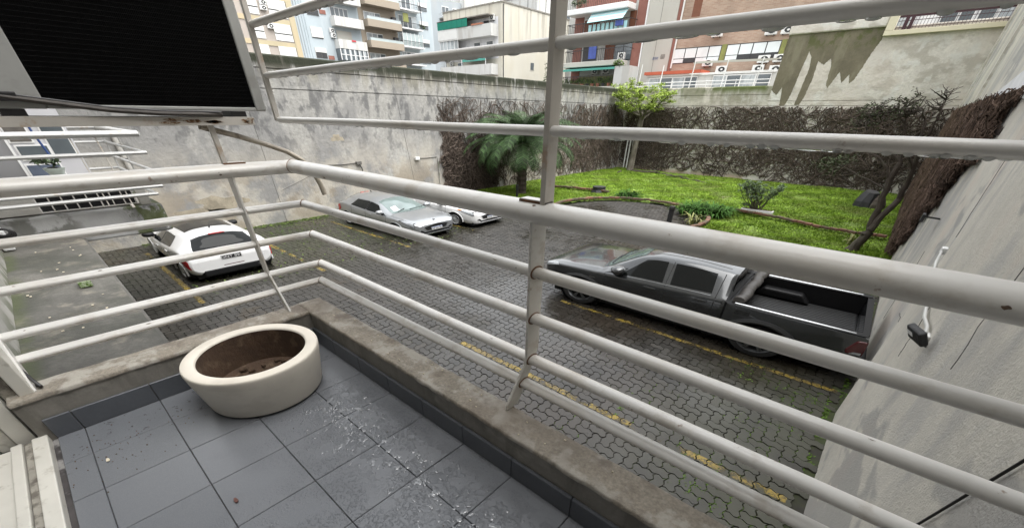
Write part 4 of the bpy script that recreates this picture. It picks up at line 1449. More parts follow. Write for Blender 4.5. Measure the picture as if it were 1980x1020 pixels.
def pchip(x, X, Y):
    X, Y = np.asarray(X, float), np.asarray(Y, float)
    h = np.diff(X)
    d = np.diff(Y) / h
    m = np.zeros(len(X))
    for i in range(1, len(X) - 1):
        if d[i - 1] * d[i] > 0:
            w1, w2 = 2 * h[i] + h[i - 1], h[i] + 2 * h[i - 1]
            m[i] = (w1 + w2) / (w1 / d[i - 1] + w2 / d[i])
    m[0], m[-1] = d[0], d[-1]
    i = np.clip(np.searchsorted(X, x) - 1, 0, len(h) - 1)
    t = (x - X[i]) / h[i]
    return (2 * t**3 - 3 * t**2 + 1) * Y[i] + (t**3 - 2 * t**2 + t) * h[i] * m[i] + (-2 * t**3 + 3 * t**2) * Y[i + 1] + (t**3 - t**2) * h[i] * m[i + 1]


class Loft:
    """car shell: sections along x, t runs from sill (0) over belt (.46) and roof edge (.72) to the centre line (1)"""

    def __init__(s, tab, nx=110, nt=60):
        s.X = tab['x']
        L = s.X[-1]
        u = np.linspace(0, 1, nx)
        e = .5 - .5 * np.cos(u * math.pi)
        s.xs = L * (.55 * u + .45 * e)
        s.ts = np.linspace(0, 1, nt)
        g = {k: pchip(s.xs, s.X, tab[k]) for k in ('zt', 'zb', 'wb', 'wt', 'zs', 'ws', 'cr')}
        ct = np.array([0, .06, .20, .34, .44, .48, .70, .74, .86, 1.])
        P = np.zeros((nx, len(ct), 2))
        for i in range(nx):
            zs, zb, wb, ws, wt, zt, cr = (g[k][i] for k in ('zs', 'zb', 'wb', 'ws', 'wt', 'zt', 'cr'))
            zt = max(zt, zb + .006)
            zte = max(zt - cr, zb + .6 * (zt - zb))
            P[i] = [(ws * .9, zs), (ws, zs + .04), (wb + .012, zs + .33 * (zb - zs)), (wb + .02, zs + .66 * (zb - zs)), (wb + .004, zb - .02), (wb - .015, zb + .012 * (zt > zb + .1)), (wt + .02, zte - .03 * (zt > zb + .15)), (wt - .02, zte + .006), (wt * .55, zt - .22 * (zt - zte)), (0, zt)]
        G_ = np.zeros((nx, nt, 2))
        for i in range(nx):
            for k in (0, 1):
                G_[i, :, k] = np.interp(s.ts, ct, P[i, :, k])
        for _ in range(3):
            G_[:, 1:-1] = .25 * G_[:, :-2] + .5 * G_[:, 1:-1] + .25 * G_[:, 2:]
        G_[:, -1, 1] = G_[:, -2, 1]
        s.P = np.stack([np.repeat(s.xs[:, None], nt, 1), G_[..., 0], G_[..., 1]], -1)
        du = np.gradient(s.P, axis=0)
        dv = np.gradient(s.P, axis=1)
        n = np.cross(du, dv)
        n /= np.linalg.norm(n, axis=2, keepdims=True) + 1e-9
        s.Nn = n * np.sign((n * np.array([0, 1., .4])).sum(-1, keepdims=True) + 1e-9)

    def pt(s, x, t, side=1, off=0.):
        fx = np.interp(x, s.xs, np.arange(len(s.xs)))
        ft = t * (len(s.ts) - 1)
        i, j = min(int(fx), len(s.xs) - 2), min(int(ft), len(s.ts) - 2)
        a, b = fx - i, ft - j

        def bl(A):
            return (1 - a) * (1 - b) * A[i, j] + a * (1 - b) * A[i + 1, j] + (1 - a) * b * A[i, j + 1] + a * b * A[i + 1, j + 1]
        p = bl(s.P) + off * bl(s.Nn)
        return (p[0], side * p[1], p[2])

    def body(s, arches, ra, nose=True):
        mb = MB()
        nx, nt = s.P.shape[:2]
        for sd in (1, -1):
            V = s.P.reshape(-1, 3) * np.array([1, sd, 1])
            F = []
            for i in range(nx - 1):
                for j in range(nt - 1):
                    c = s.P[i:i + 2, j:j + 2].mean((0, 1))
                    if s.ts[j] < .45 and any((c[0] - ax) ** 2 + (c[2] - az) ** 2 < ra ** 2 for ax, az in arches):
                        continue
                    F.append((i * nt + j, (i + 1) * nt + j, (i + 1) * nt + j + 1, i * nt + j + 1))
            mb.add(V, F)
        for i in (0, nx - 1):
            R = np.concatenate([s.P[i], s.P[i][::-1] * np.array([1, -1, 1])])
            mb.add(R, [tuple(range(len(R)))])
        return mb

    def patch(s, c, off=.006, nu=10, nv=8, sides=(1, -1)):
        """c: four (x, t) corners of a panel on the side of the shell"""
        mb = MB()
        for sd in sides:
            P = []
            for a in np.linspace(0, 1, nu):
                row = []
                for b in np.linspace(0, 1, nv):
                    x = (1 - b) * ((1 - a) * c[0][0] + a * c[1][0]) + b * ((1 - a) * c[3][0] + a * c[2][0])
                    t = (1 - b) * ((1 - a) * c[0][1] + a * c[1][1]) + b * ((1 - a) * c[3][1] + a * c[2][1])
                    row.append(s.pt(x, t, sd, off))
                P.append(row)
            mb.grid(P)
        return mb

    def top(s, x0, x1, t0, t1=None, off=.006, nu=12, nv=21, bow=0.):
        """a panel across the centre line between x0 and x1, its side edges at t0 (front) and t1 (rear)"""
        t1 = t0 if t1 is None else t1
        P = []
        for a in np.linspace(0, 1, nu):
            te = (1 - a) * t0 + a * t1
            row = []
            for q in np.linspace(-1, 1, nv):
                x = (1 - a) * x0 + a * x1 + bow * q * q * (1 - a)
                row.append(s.pt(x, 1 - abs(q) * (1 - te), 1 if q >= 0 else -1, off))
            P.append(row)
        return MB().grid(P)


def wheel(root, xf, x, y, z, r, w, side, spokes, rim_mat, name='wheel', twin=True):
    def ax(mb):
        mb.xf = xf
        return mb
    y0 = y - side * 0
    s = side
    tyre = ax(MB()).lathe([(r * .60, y - s * w * .9), (r * .93, y - s * w * .95), (r, y - s * w * .8), (r, y - s * w * .15), (r * .95, y), (r * .74, y + s * .004), (r * .66, y - s * .02)], 36, (x, 0, z), 'y').build('wheel', 'tyre', root, smooth=True, angle=45)
    ax(MB()).lathe([(r * .655, y - s * .012), (r * .70, y + s * .002), (r * .68, y + s * .006), (r * .62, y - s * .02), (r * .60, y - s * .06)], 32, (x, 0, z), 'y').build('rim', rim_mat, tyre, smooth=True)
    ax(MB()).lathe([(r * .62, y - s * .075), (.001, y - s * .07)], 24, (x, 0, z), 'y').build('brake_disc', 'trim', tyre)
    for k in range(spokes):
        a0 = 2 * math.pi * k / spokes
        for da in ((-.10, .10) if twin else (0,)):
            a = a0 + da
            b = a0 + da * .4
            p = (x + r * .12 * math.cos(b), y - s * .012, z + r * .12 * math.sin(b))
            q = (x + r * .64 * math.cos(a), y - s * .010, z + r * .64 * math.sin(a))
            ax(MB()).bar(p, q, r * .055, .02, (0, 1, 0)).build('spoke', rim_mat, tyre)
    ax(MB()).lathe([(.001, y + s * .004), (r * .10, y + s * .002), (r * .15, y - s * .006), (r * .16, y - s * .03)], 16, (x, 0, z), 'y').build('hub', rim_mat, tyre, smooth=True)
    return tyre


def car_xf(X0, Yc, fwd, yaw=0.):
    cy, sy = math.cos(yaw), math.sin(yaw)

    def f(x, y, z):
        X, Y = cy * x - sy * y, sy * x + cy * y
        return (X0 + fwd * X, Yc + fwd * Y, G + .003 + K * z)
    return f


HATCH = dict(
    x=[0, .05, .16, .35, .62, .95, 1.10, 1.50, 1.95, 2.35, 2.85, 3.30, 3.50, 3.70, 3.82, 3.90, 3.95, 3.975],
    zt=[.64, .745, .805, .86, .91, .955, .985, 1.20, 1.40, 1.465, 1.465, 1.42, 1.37, 1.17, 1.03, .97, .88, .70],
    zb=[.61, .69, .735, .775, .80, .82, .83, .855, .885, .915, .95, 1.0, 1.01, .99, .96, .93, .85, .69],
    wb=[.60, .69, .765, .815, .84, .85, .855, .86, .865, .87, .87, .86, .85, .84, .83, .81, .785, .74],
    wt=[.44, .51, .58, .645, .68, .70, .70, .65, .60, .59, .585, .57, .56, .61, .63, .61, .56, .50],
    zs=[.24, .19, .18, .18, .20, .22, .22, .22, .22, .22, .22, .22, .22, .22, .24, .27, .30, .36],
    ws=[.55, .64, .72, .78, .80, .81, .815, .82, .82, .82, .82, .81, .80, .79, .77, .75, .72, .68],
    cr=[.03, .05, .07, .085, .095, .10, .10, .12, .14, .145, .145, .14, .125, .09, .06, .05, .04, .03])


def hatchback(label, X0, Yc, fwd, yaw, paint, rear, dark_roof, rim_spokes, plate, plate_dark, tab=HATCH, sill_text=None):
    xf = car_xf(X0, Yc, fwd, yaw)
    lf = Loft(tab)
    c = xf(2, 0, 0)
    root = thing('parked_car', (c[0], c[1], G), label, 'car')

    def B(mb, name, mat, parent=None, **k):
        mb.xf = xf
        return mb.build(name, mat, parent or root, **k)
    xa, xb, rw_ = .83, 3.37, .305
    ra = .375
    B(lf.body([(xa, .30), (xb, .30)], ra), 'body', paint, smooth=True, angle=50)
    B(MB().box(.12, -.72, .12, 3.85, .72, .75), 'underbody', 'trim')  # underbody box lowered to deepen the shade under the car
    for x in (xa, xb):
        for s in (1, -1):
            t = np.linspace(-.12, math.pi + .12, 26)
            yy_ = [lf.pt(x + ra * math.cos(a), .30, s)[1] for a in t]
            B(MB().tube([(x + ra * math.cos(a), yv - s * .004, .30 + ra * math.sin(a)) for a, yv in zip(t, yy_)], .020, 8), 'arch_lip', paint, smooth=True)
            B(MB().lathe([(ra + .01, s * .60), (ra + .01, s * .80)], 30, (x, 0, .30), 'y'), 'arch_liner', 'trim', fix=False)
            wheel(root, xf, x, s * (lf.pt(x, .25)[1] - .012), rw_, rw_, .20, s, rim_spokes, 'rim', twin=rim_spokes < 10)
    # glass
    def BP(c, name, mat, off=.006, nu=10, nv=8, **k):
        for s in (1, -1):
            B(lf.patch(c, off, nu, nv, (s,)), name, mat, **k)
    ws_ = B(lf.top(1.02, 1.95, .745, .755, .005, bow=.14), 'windscreen', 'windscreen' if not rear else 'glass', smooth=True)
    B(lf.top(3.50, 3.83, .755, .735, .006), 'rear_window', 'glass', smooth=True)
    BP([(1.36, .492), (2.22, .488), (2.20, .692), (1.80, .692)], 'front_side_window', 'glass', smooth=True)
    BP([(2.28, .488), (3.08, .50), (2.92, .685), (2.26, .692)], 'rear_side_window', 'glass', .006, smooth=True)
    BP([(1.18, .495), (1.34, .492), (1.52, .585), (1.46, .585)], 'quarter_window', 'trim', .006, 6, 5, smooth=True)
    BP([(2.225, .503), (2.275, .503), (2.255, .682), (2.205, .682)], 'door_pillar', 'trim', .0065, 3, 8)
    for xs_, tt in ((1.24, .49), (2.25, .49), (3.02, .49)):
        BP([(xs_, .09), (xs_ + .012, .09), (xs_ + .012, tt), (xs_, tt)], 'door_seam', 'seam', .003, 2, 10)
    BP([(1.24, .085), (3.0, .085), (3.0, .10), (1.24, .10)], 'sill_seam', 'seam', .003, 12, 2)
    for xs_ in (2.02, 2.86):
        for s in (1, -1):
            p = lf.pt(xs_, .405, s, .022)
            o = B(MB().cbox(p, (.085, .012, .016)), 'door_handle', paint, bevel=.006)
    for s in (1, -1):
        p = lf.pt(1.46, .53, s, .10)
        n_ = B(MB().lathe([(.001, -.13), (.055, -.115), (.085, -.06), (.09, .02), (.07, .09), (.001, .115)], 16, (p[0], s * (abs(p[1]) + .02), p[2] + .02), 'y'), 'mirror', 'trim' if rear else paint, smooth=True, angle=80)
        B(MB().bar((p[0] + .02, s * (abs(p[1]) - .12), p[2] - .02), (p[0] + .02, s * (abs(p[1]) + .02), p[2] - .01), .05, .04), 'mirror_arm', 'trim', n_)
    if dark_roof:
        B(lf.top(1.93, 3.02, .775, .79, .006), 'glass_roof', 'trim2', smooth=True)
    B(MB().tube([lf.pt(3.10, 1, 1, 0), tuple(np.add(lf.pt(3.10, 1, 1, 0), (.06, 0, .05)))], .016, 8), 'aerial_base', 'trim', smooth=True)
    B(MB().tube([lf.pt(3.10, 1, 1, .03), tuple(np.add(lf.pt(3.10, 1, 1, 0), (.20, 0, .22)))], .005, 6), 'aerial', 'trim')
    # front
    for s in (1, -1):
        hb = B(lf.patch([(.07, .36), (.66, .45), (.50, .555), (.12, .56)], .005, 12, 8, (s,)), 'headlight', 'trim', smooth=True)
        B(lf.patch([(.08, .37), (.58, .455), (.46, .545), (.14, .55)], .009, 12, 8, (s,)), 'lens', 'lamp', hb, smooth=True)
    zf = lambda y, z: (-.004 + .20 * max(0, abs(y) - .36) ** 1.5, y, z)
    def face(poly, d=.012):
        mb = MB()
        n = len(poly)
        a = [zf(y, z) for y, z in poly]
        return mb.add([(p[0] - d, p[1], p[2]) for p in a] + [(p[0] + .06, p[1], p[2]) for p in a], [tuple(range(n)), tuple(range(2 * n - 1, n - 1, -1))] + [(i, n + i, n + (i + 1) % n, (i + 1) % n) for i in range(n)])
    B(face([(-.44, .53), (-.34, .40), (0, .385), (.34, .40), (.44, .53), (.30, .585), (0, .60), (-.30, .585)]), 'grille', 'trim', bevel=.01)
    for z in (.44, .50):
        B(face([(-.40, z), (.40, z), (.40, z + .012), (-.40, z + .012)], .016), 'grille_bar', 'flare')
    B(face([(-.47, .545), (0, .615), (.47, .545), (.45, .56), (0, .63), (-.45, .56)], .018), 'grille_trim', 'chrome')
    B(face([(-.52, .27), (.52, .27), (.46, .34), (-.46, .34)], .014), 'lower_intake', 'trim')
    B(face([(-.56, .215), (.56, .215), (.54, .245), (-.54, .245)], .03), 'lip', 'chrome' if tab is not HATCH or not rear else paint)
    # rear
    L_ = lf.X[-1]
    for s in (1, -1):
        B(lf.patch([(3.66, .34), (3.962, .22), (3.955, .40), (3.72, .43)], .008, 12, 8, (s,)), 'tail_light', 'red', smooth=True)
    B(MB().box(L_ - .03, -.60, .20, L_ + .012, .60, .40), 'rear_apron', 'trim', bevel=.03)
    B(MB().bar((L_ - .004, -.20, .47), (L_ - .004, .20, .47), .012, .02), 'rear_reflector', 'darkred')
    B(MB().tube([(L_ - .1, .48, .30), (L_ + .02, .48, .30)], .03, 12), 'exhaust_pipe', 'chrome', smooth=True)
    B(MB().bar(lf.pt(3.50, .985, 1, .012), lf.pt(3.50, .985, -1, .012), .03, .02), 'brake_light_base', 'darkred')
    bl = B(MB().bar(tuple(np.add(lf.pt(3.50, .93, 1, .015), (.01, 0, 0))), tuple(np.add(lf.pt(3.50, .93, -1, .015), (.01, 0, 0))), .045, .03), 'brake_light', 'red', bevel=.006)
    # plates
    if rear:
        px, sg = lf.pt(3.93, 1, 1, 0), 1
        zc = .72
        xc = L_ - .012
        pl = B(MB().box(xc, -.20, zc - .065, xc + .016, .20, zc + .065), 'plate', 'plate_b' if plate_dark else 'plate_w', bevel=.004)
        p = xf(xc + .018, 0, zc)
        ex, ey, ez = np.array(xf(xc + .018, -1, zc)) - np.array(xf(xc + .018, 1, zc)), np.array(xf(1, 0, 0)) - np.array(xf(0, 0, 0)), np.array((0, 0, K))
        ex = -ex / 2
        for (y0, y1, z0, z1) in ((-.195, .195, .058, .063), (-.195, .195, -.063, -.058), (-.195, -.189, -.063, .063), (.189, .195, -.063, .063)):
            B(MB().box(xc + .016, y0, zc + z0, xc + .0175, y1, zc + z1), 'plate_border', 'plate_w', pl)
        text_mesh(plate, .115, 'plate_lettering', 'plate_w' if plate_dark else 'plate_b', pl, p, tuple(ex * .95), tuple(ez * 1.0), .003)
        # badge and model lettering
        q = xf(L_ - .022, 0, .865)
        for dy in (-.018, .018):
            B(MB().bar((L_ - .018, dy - .012, .84), (L_ - .02, dy + .012, .89), .008, .008), 'badge', 'chrome')
        for y, w_ in ((.52, .07), (-.46, .09)):
            for k in range(3):
                B(MB().box(L_ - .055, y - w_ / 2 + k * w_ / 3, .725, L_ - .028, y - w_ / 2 + (k + .7) * w_ / 3, .755), 'badge', 'trim')
    else:
        zc = .44
        pl = B(MB().box(-.034, -.20, zc - .062, -.020, .20, zc + .062), 'plate', 'plate_w', bevel=.004)
        B(MB().box(-.0352, -.198, zc + .038, -.0335, .198, zc + .060), 'plate_strip', 'blue_strip', pl)
        p = xf(-.0355, 0, zc - .012)
        ex = (np.array(xf(-.0355, -1, zc)) - np.array(xf(-.0355, 1, zc))) / 2
        text_mesh(plate, .085, 'plate_lettering', 'plate_b', pl, p, tuple(ex), (0, 0, K), .003)
        B(MB().cbox(lf.pt(.10, 1, 1, .012), (.03, .035, .008)), 'badge', 'chrome', bevel=.006)
        for s in (-1, 1):
            B(MB().bar(lf.pt(1.13, .985 if s > 0 else .82, 1, .016), lf.pt(1.24, .80 if s > 0 else .94, 1 if s < 0 else -1, .016), .022, .012), 'wiper', 'trim')
        B(lf.patch([(1.22, .80), (1.46, .80), (1.46, .875), (1.22, .875)], .008, 4, 4, (1,)), 'dashboard_paper', 'paper')
        B(face([(-.62, .38), (-.50, .33), (-.46, .37), (-.56, .44)], .02), 'fog_light', 'trim')
        B(face([(.62, .38), (.50, .33), (.46, .37), (.56, .44)], .02), 'fog_light', 'trim')
    BP([(.40, .575), (1.0, .60), (1.0, .61), (.40, .585)], 'bonnet_seam', 'seam', .003, 12, 2)
    return root, lf, xf, B


M['trim2'] = pm('smoked_roof_glass', (.012, .011, .010), .15, .2, 2, spec=.15)
hatchback('white hatchback with dark glass roof parked nose to the wall at left', -14.03, 2.22, 1, .0, 'white_car', True, True, 5, 'ONT 891', True)
hatchback('silver hatchback facing the yard with a paper behind its windscreen', -9.47, 7.42, -1, .03, 'silver_car', False, False, 5, 'AE 444 BC', False)
FI = {k: list(v) for k, v in HATCH.items()}
FI['zt'] = [.57, .69, .76, .84, .91, .97, 1.01, 1.23, 1.41, 1.465, 1.46, 1.41, 1.36, 1.17, 1.05, .98, .9, .72]
FI['wb'] = [.56, .66, .75, .81, .835, .845, .85, .855, .86, .86, .86, .85, .835, .81, .78, .75, .70, .62]
r4, lf4, xf4, B4 = hatchback('white hatchback with amber corner lamps half hidden behind the silver car', -9.36, 9.62, -1, .02, 'white_car', False, False, 14, 'NWK 112', True, FI)
for s in (1, -1):
    B4(lf4.patch([(.52, .445), (.70, .465), (.66, .53), (.50, .54)], .009, 6, 5, (s,)), 'amber_corner_lamp', 'amber')

# ------------------------------------------------------------------ pickup
PX = car_xf(-4.60, 7.08, 1, .035)
TRK = dict(
    x=[0, .05, .15, .35, .70, 1.05, 1.22, 1.55, 1.95, 2.25, 2.75, 3.15, 3.36, 3.43],
    zt=[.93, 1.02, 1.07, 1.12, 1.165, 1.195, 1.21, 1.45, 1.74, 1.82, 1.835, 1.80, 1.76, 1.72],
    zb=[.90, .98, 1.02, 1.06, 1.09, 1.11, 1.115, 1.13, 1.14, 1.15, 1.16, 1.17, 1.17, 1.17],
    wb=[.72, .82, .88, .925, .945, .95, .95, .95, .95, .95, .95, .95, .945, .93],
    wt=[.56, .66, .72, .76, .78, .78, .775, .71, .655, .645, .64, .635, .63, .62],
    zs=[.46, .40, .40, .42, .46, .46, .46, .46, .46, .46, .46, .46, .46, .46],
    ws=[.68, .78, .84, .88, .90, .90, .90, .90, .90, .90, .90, .90, .90, .89],
    cr=[.02, .03, .04, .05, .055, .06, .06, .07, .075, .075, .075, .075, .07, .07])
lt = Loft(TRK)
c = PX(2.6, 0, 0)
tk = thing('pickup_truck', (c[0], c[1], G), 'dark grey double cab pickup with an open black bed, parked by the right wall', 'pickup truck')


def BT(mb, name, mat, parent=None, **k):
    mb.xf = PX
    return mb.build(name, mat, parent or tk, **k)


def BTP(c, name, mat, off=.006, nu=10, nv=8, **k):
    for s in (1, -1):
        BT(lt.patch(c, off, nu, nv, (s,)), name, mat, **k)


BT(lt.body([(.92, .40)], .47), 'body', 'grey_truck', smooth=True, angle=50)
BT(MB().box(.30, -.87, .19, 5.05, .87, .50), 'underbody', 'trim')  # black underbody, dropped low and widened to block light beneath the truck
BT(MB().box(1.45, -.80, .42, 3.6, .80, .75), 'floor_pan', 'trim')
RA = .47
for x, body_y in ((.92, .95), (4.015, .955)):
    for s in (1, -1):
        t = np.linspace(-.05, math.pi + .05, 24)
        q = []
        for a in t:
            q.append([(x + rr_ * math.cos(a), s * yv, .40 + rr_ * math.sin(a)) for rr_, yv in ((RA - .02, body_y - .10), (RA - .02, body_y + .035), (RA + .015, body_y + .045), (RA + .075, body_y + .028), (RA + .085, body_y - .05))])
        BT(MB().grid(q), 'arch_flare', 'flare', smooth=True, fix=False)
        BT(MB().lathe([(RA + .005, s * .66), (RA + .005, s * .90)], 30, (x, 0, .40), 'y'), 'arch_liner', 'trim', fix=False)
        wheel(tk, PX, x, s * (body_y - .002), .385, .385, .25, s, 6 if x > 2 else 6, 'rim_dark')
BT(lt.top(1.20, 1.93, .765, .775, .005, bow=.12), 'windscreen', 'windscreen', smooth=True)
BTP([(1.62, .512), (2.42, .507), (2.38, .688), (2.02, .688)], 'front_side_window', 'glass', .006, smooth=True)
BTP([(2.55, .507), (3.20, .515), (3.16, .685), (2.51, .688)], 'rear_side_window', 'glass', .006, smooth=True)
BTP([(1.36, .512), (1.59, .512), (1.76, .60), (1.70, .60)], 'quarter_window', 'trim', .006, 6, 5, smooth=True)
BTP([(1.40, .490), (3.20, .490), (3.20, .495), (1.40, .495)], 'window_trim', 'chrome', .010, 20, 2)
for xs_, tt in ((1.38, .49), (2.47, .70), (3.27, .70)):
    BTP([(xs_, .09), (xs_ + .013, .09), (xs_ + .013, tt), (xs_, tt)], 'door_seam', 'seam', .003, 2, 12)
for s in (1, -1):
    BT(lt.patch([(2.02, .80), (3.30, .80), (3.30, .806), (2.02, .806)], .003, 14, 2, (s,)), 'roof_seam', 'seam')
    for xs_ in (2.26, 3.08):
        BT(MB().cbox(lt.pt(xs_, .40, s, .028), (.10, .014, .020)), 'door_handle', 'grey_truck', bevel=.008)
        BT(MB().cbox(lt.pt(xs_, .415, s, .034), (.095, .010, .006)), 'handle_trim', 'chrome')
    p = lt.pt(1.66, .535, s, .13)
    n_ = BT(MB().lathe([(.001, -.14), (.07, -.12), (.115, -.06), (.125, .03), (.10, .10), (.001, .125)], 16, (p[0], p[1], p[2] + .03), 'y'), 'mirror', 'grey_truck', smooth=True, angle=80)
    BT(MB().bar((p[0] + .03, p[1] - s * .16, p[2] - .04), (p[0] + .03, p[1], p[2]), .06, .05), 'mirror_arm', 'trim', n_)
    BT(lt.patch([(.05, .40), (.40, .44), (.34, .55), (.10, .56)], .008, 10, 8, (s,)), 'headlight', 'lamp', smooth=True)
    BT(lt.patch([(1.10, .36), (1.22, .36), (1.22, .375), (1.10, .375)], .006, 3, 3, (s,)), 'wing_badge', 'chrome')
    # bed side with the wheel arch cut out
    a = np.linspace(math.pi - .38, .38, 20)
    poly = [(3.46, .58), (4.015 - RA * math.cos(.38) , .58)] + [(4.015 + RA * math.cos(t), .40 + RA * math.sin(t)) for t in a] + [(4.015 + RA * math.cos(.38), .58), (5.16, .58), (5.22, .72), (5.20, 1.10), (5.15, 1.13), (3.46, 1.145)]
    BT(MB().prism(poly, lambda aa, bb, d: (aa, s * (d - .018 * max(0, (bb - .85) / .3) ** 2), bb), .875, .955), 'bed_side', 'grey_truck', bevel=.015)
    BT(MB().box(3.50, min(s * .80, s * .874), .66, 5.12, max(s * .80, s * .874), 1.12), 'bed_liner_side', 'trim')
    BT(MB().prism([(3.60, .70), (3.72, .93), (4.30, .93), (4.44, .70)], lambda aa, bb, d: (aa, s * d, bb), .60, .805), 'wheel_hump', 'trim', bevel=.03)
    BT(MB().tube([(3.56, s * .875, 1.158), (5.05, s * .875, 1.142)], .022, 10), 'bed_rail', 'chrome', smooth=True)
    BT(MB().box(3.44, min(s * .80, s * .93), 1.137, 5.18, max(s * .80, s * .93), 1.152), 'rail_cap', 'trim', bevel=.006)
    BT(MB().prism([(5.04, .72), (5.228, .74), (5.215, 1.06), (5.10, 1.04), (5.02, .80)], lambda aa, bb, d: (aa, s * d, bb), .885, .966), 'tail_light', 'darkred', bevel=.02)
    BT(MB().prism([(5.08, .735), (5.20, .75), (5.20, .80), (5.12, .785)], lambda aa, bb, d: (aa, s * d, bb), .966, .971), 'reverse_lamp', 'lamp')
    BT(MB().prism([(3.60, .96), (3.80, .96), (3.80, 1.06), (3.60, 1.06)], lambda aa, bb, d: (aa, s * d, bb), .950, .9565), 'fuel_flap', 'seam') if s < 0 else None
    BT(MB().prism([(3.606, .966), (3.794, .966), (3.794, 1.054), (3.606, 1.054)], lambda aa, bb, d: (aa, s * d, bb), .950, .958), 'fuel_flap_door', 'grey_truck') if s < 0 else None
BT(MB().box(3.50, -.80, .60, 5.12, .80, .66), 'bed_floor', 'trim')
for k in range(21):
    y = -.76 + 1.52 * k / 20
    BT(MB().box(3.56, y - .020, .6602, 5.10, y + .020, .676), 'floor_rib', 'flare', bevel=.006, seg=1)
BT(MB().box(3.46, -.87, .60, 3.52, .87, 1.12), 'bulkhead', 'trim')
BT(MB().box(5.125, -.85, .58, 5.205, .85, 1.12), 'tailgate', 'grey_truck', bevel=.02)
BT(MB().box(5.12, -.84, 1.121, 5.20, .84, 1.135), 'tailgate_cap', 'trim', bevel=.006)
BT(MB().box(5.14, -.86, .40, 5.32, .86, .56), 'rear_bumper', 'trim', bevel=.03)
BT(MB().box(3.428, -.56, 1.25, 3.438, .56, 1.66), 'rear_window', 'glass')
BT(MB().prism([(3.46, .60), (3.46, 1.16), (3.40, 1.16), (3.40, .60)], lambda aa, bb, d: (aa, d, bb), -.93, .93), 'bed_gap', 'trim')
# rolled soft cover behind the cab
ts = np.linspace(-.84, .84, 40)
BT(MB().tube([(3.60 + .012 * math.sin(t * 9), t, 1.20 + .012 * math.sin(t * 14 + 1)) for t in ts], [.088 + .006 * math.sin(t * 23) + .004 * math.sin(t * 41) for t in ts], 16), 'rolled_cover', 'leather', smooth=True)
zf = lambda y, z: (-.002 + .15 * max(0, abs(y) - .5) ** 1.5, y, z)
BT(MB().box(-.012, -.55, .66, .03, .55, .90), 'grille', 'trim', bevel=.015)
for z in (.74, .82):
    BT(MB().box(-.02, -.54, z, -.008, .54, z + .02), 'grille_bar', 'chrome')
BT(MB().box(-.03, -.66, .42, .08, .66, .60), 'front_bumper', 'trim', bevel=.03)
BT(MB().bar(lt.pt(1.22, .97, 1, .016), lt.pt(1.33, .82, -1, .016), .025, .014), 'wiper', 'trim')
BT(MB().bar(lt.pt(1.24, .84, 1, .016), lt.pt(1.27, .98, -1, .016), .025, .014), 'wiper', 'trim')

# ================================================================== GARDEN
def limb(mb, p, q, r0, r1, bend=.1, n=6, seed=0, sides=7):
    rr = random.Random(seed)
    p, q = np.array(p, float), np.array(q, float)
    L = np.linalg.norm(q - p)
    o = np.array([rr.uniform(-1, 1), rr.uniform(-1, 1), rr.uniform(-.5, .5)]) * bend * L
    t = np.linspace(0, 1, n + 1)[:, None]
    P = p + (q - p) * t + o * np.sin(t * math.pi) + np.array([[rr.uniform(-1, 1) * .02 * L * (0 < k < n) for _ in range(3)] for k in range(n + 1)])
    mb.tube(P, np.linspace(r0, r1, n + 1), sides)
    return P


# bright green tree at the back wall
tx, ty = -12.95, 26.35
tree = thing('tree', (tx, ty, G), 'small bright green leafy tree standing before the back wall', 'tree', None)
mb = MB()
mb.tube([(tx - .06, ty, G - .05), (tx, ty, G + .25), (tx + .05, ty, -1.7), (tx + .12, ty + .02, -.6), (tx + .16, ty, .0)], [.30, .20, .175, .165, .15], 12)
rr = random.Random(5)
tips = []
for k in range(11):
    a = 2 * math.pi * k / 11 + rr.uniform(-.3, .3)
    L = rr.uniform(.8, 1.7)
    z = rr.uniform(.25, 1.2)
    P = limb(mb, (tx + .16, ty, -.25 + .3 * rr.random()), (tx + .1 + L * math.cos(a), ty + .9 * L * math.sin(a) - .1, z), .075, .02, .14, 6, k)
    tips += [P[3], P[4], P[5], P[6]]
    for j in range(4):
        b = a + rr.uniform(-.9, .9)
        q = P[3 + j % 3] + np.array([math.cos(b) * rr.uniform(.3, .7), math.sin(b) * rr.uniform(.3, .7), rr.uniform(-.05, .35)])
        limb(mb, P[3 + j % 3], q, .022, .008, .2, 4, k * 9 + j, 5)
        tips.append(q)
mb.build('trunk', 'bark_pale', tree, smooth=True, fix=False)
C = np.array([t for t in tips])
C = C[(C[:, 2] > .22)]
ext = []
for k in range(46):
    a, q = rr.uniform(0, 6.28), rr.random() ** .5
    ext.append((tx - .02 + 1.95 * q * math.cos(a), ty - .1 + 1.25 * q * math.sin(a), .98 + .62 * (1 - q * q) * rr.uniform(-.6, 1.15)))
C = np.r_[C, np.array(ext)]
sp = np.c_[np.full(len(C), .34), np.full(len(C), .34), np.full(len(C), .11)] * (np.array([rr.uniform(.55, 1.25) for _ in C])[:, None])
V, F = leaf_cloud(C, 8200, sp, .105, .5, 21, .8)
fast_mesh('crown', V, F, 'leaf', tree, org[tree], 'stuff', 4)

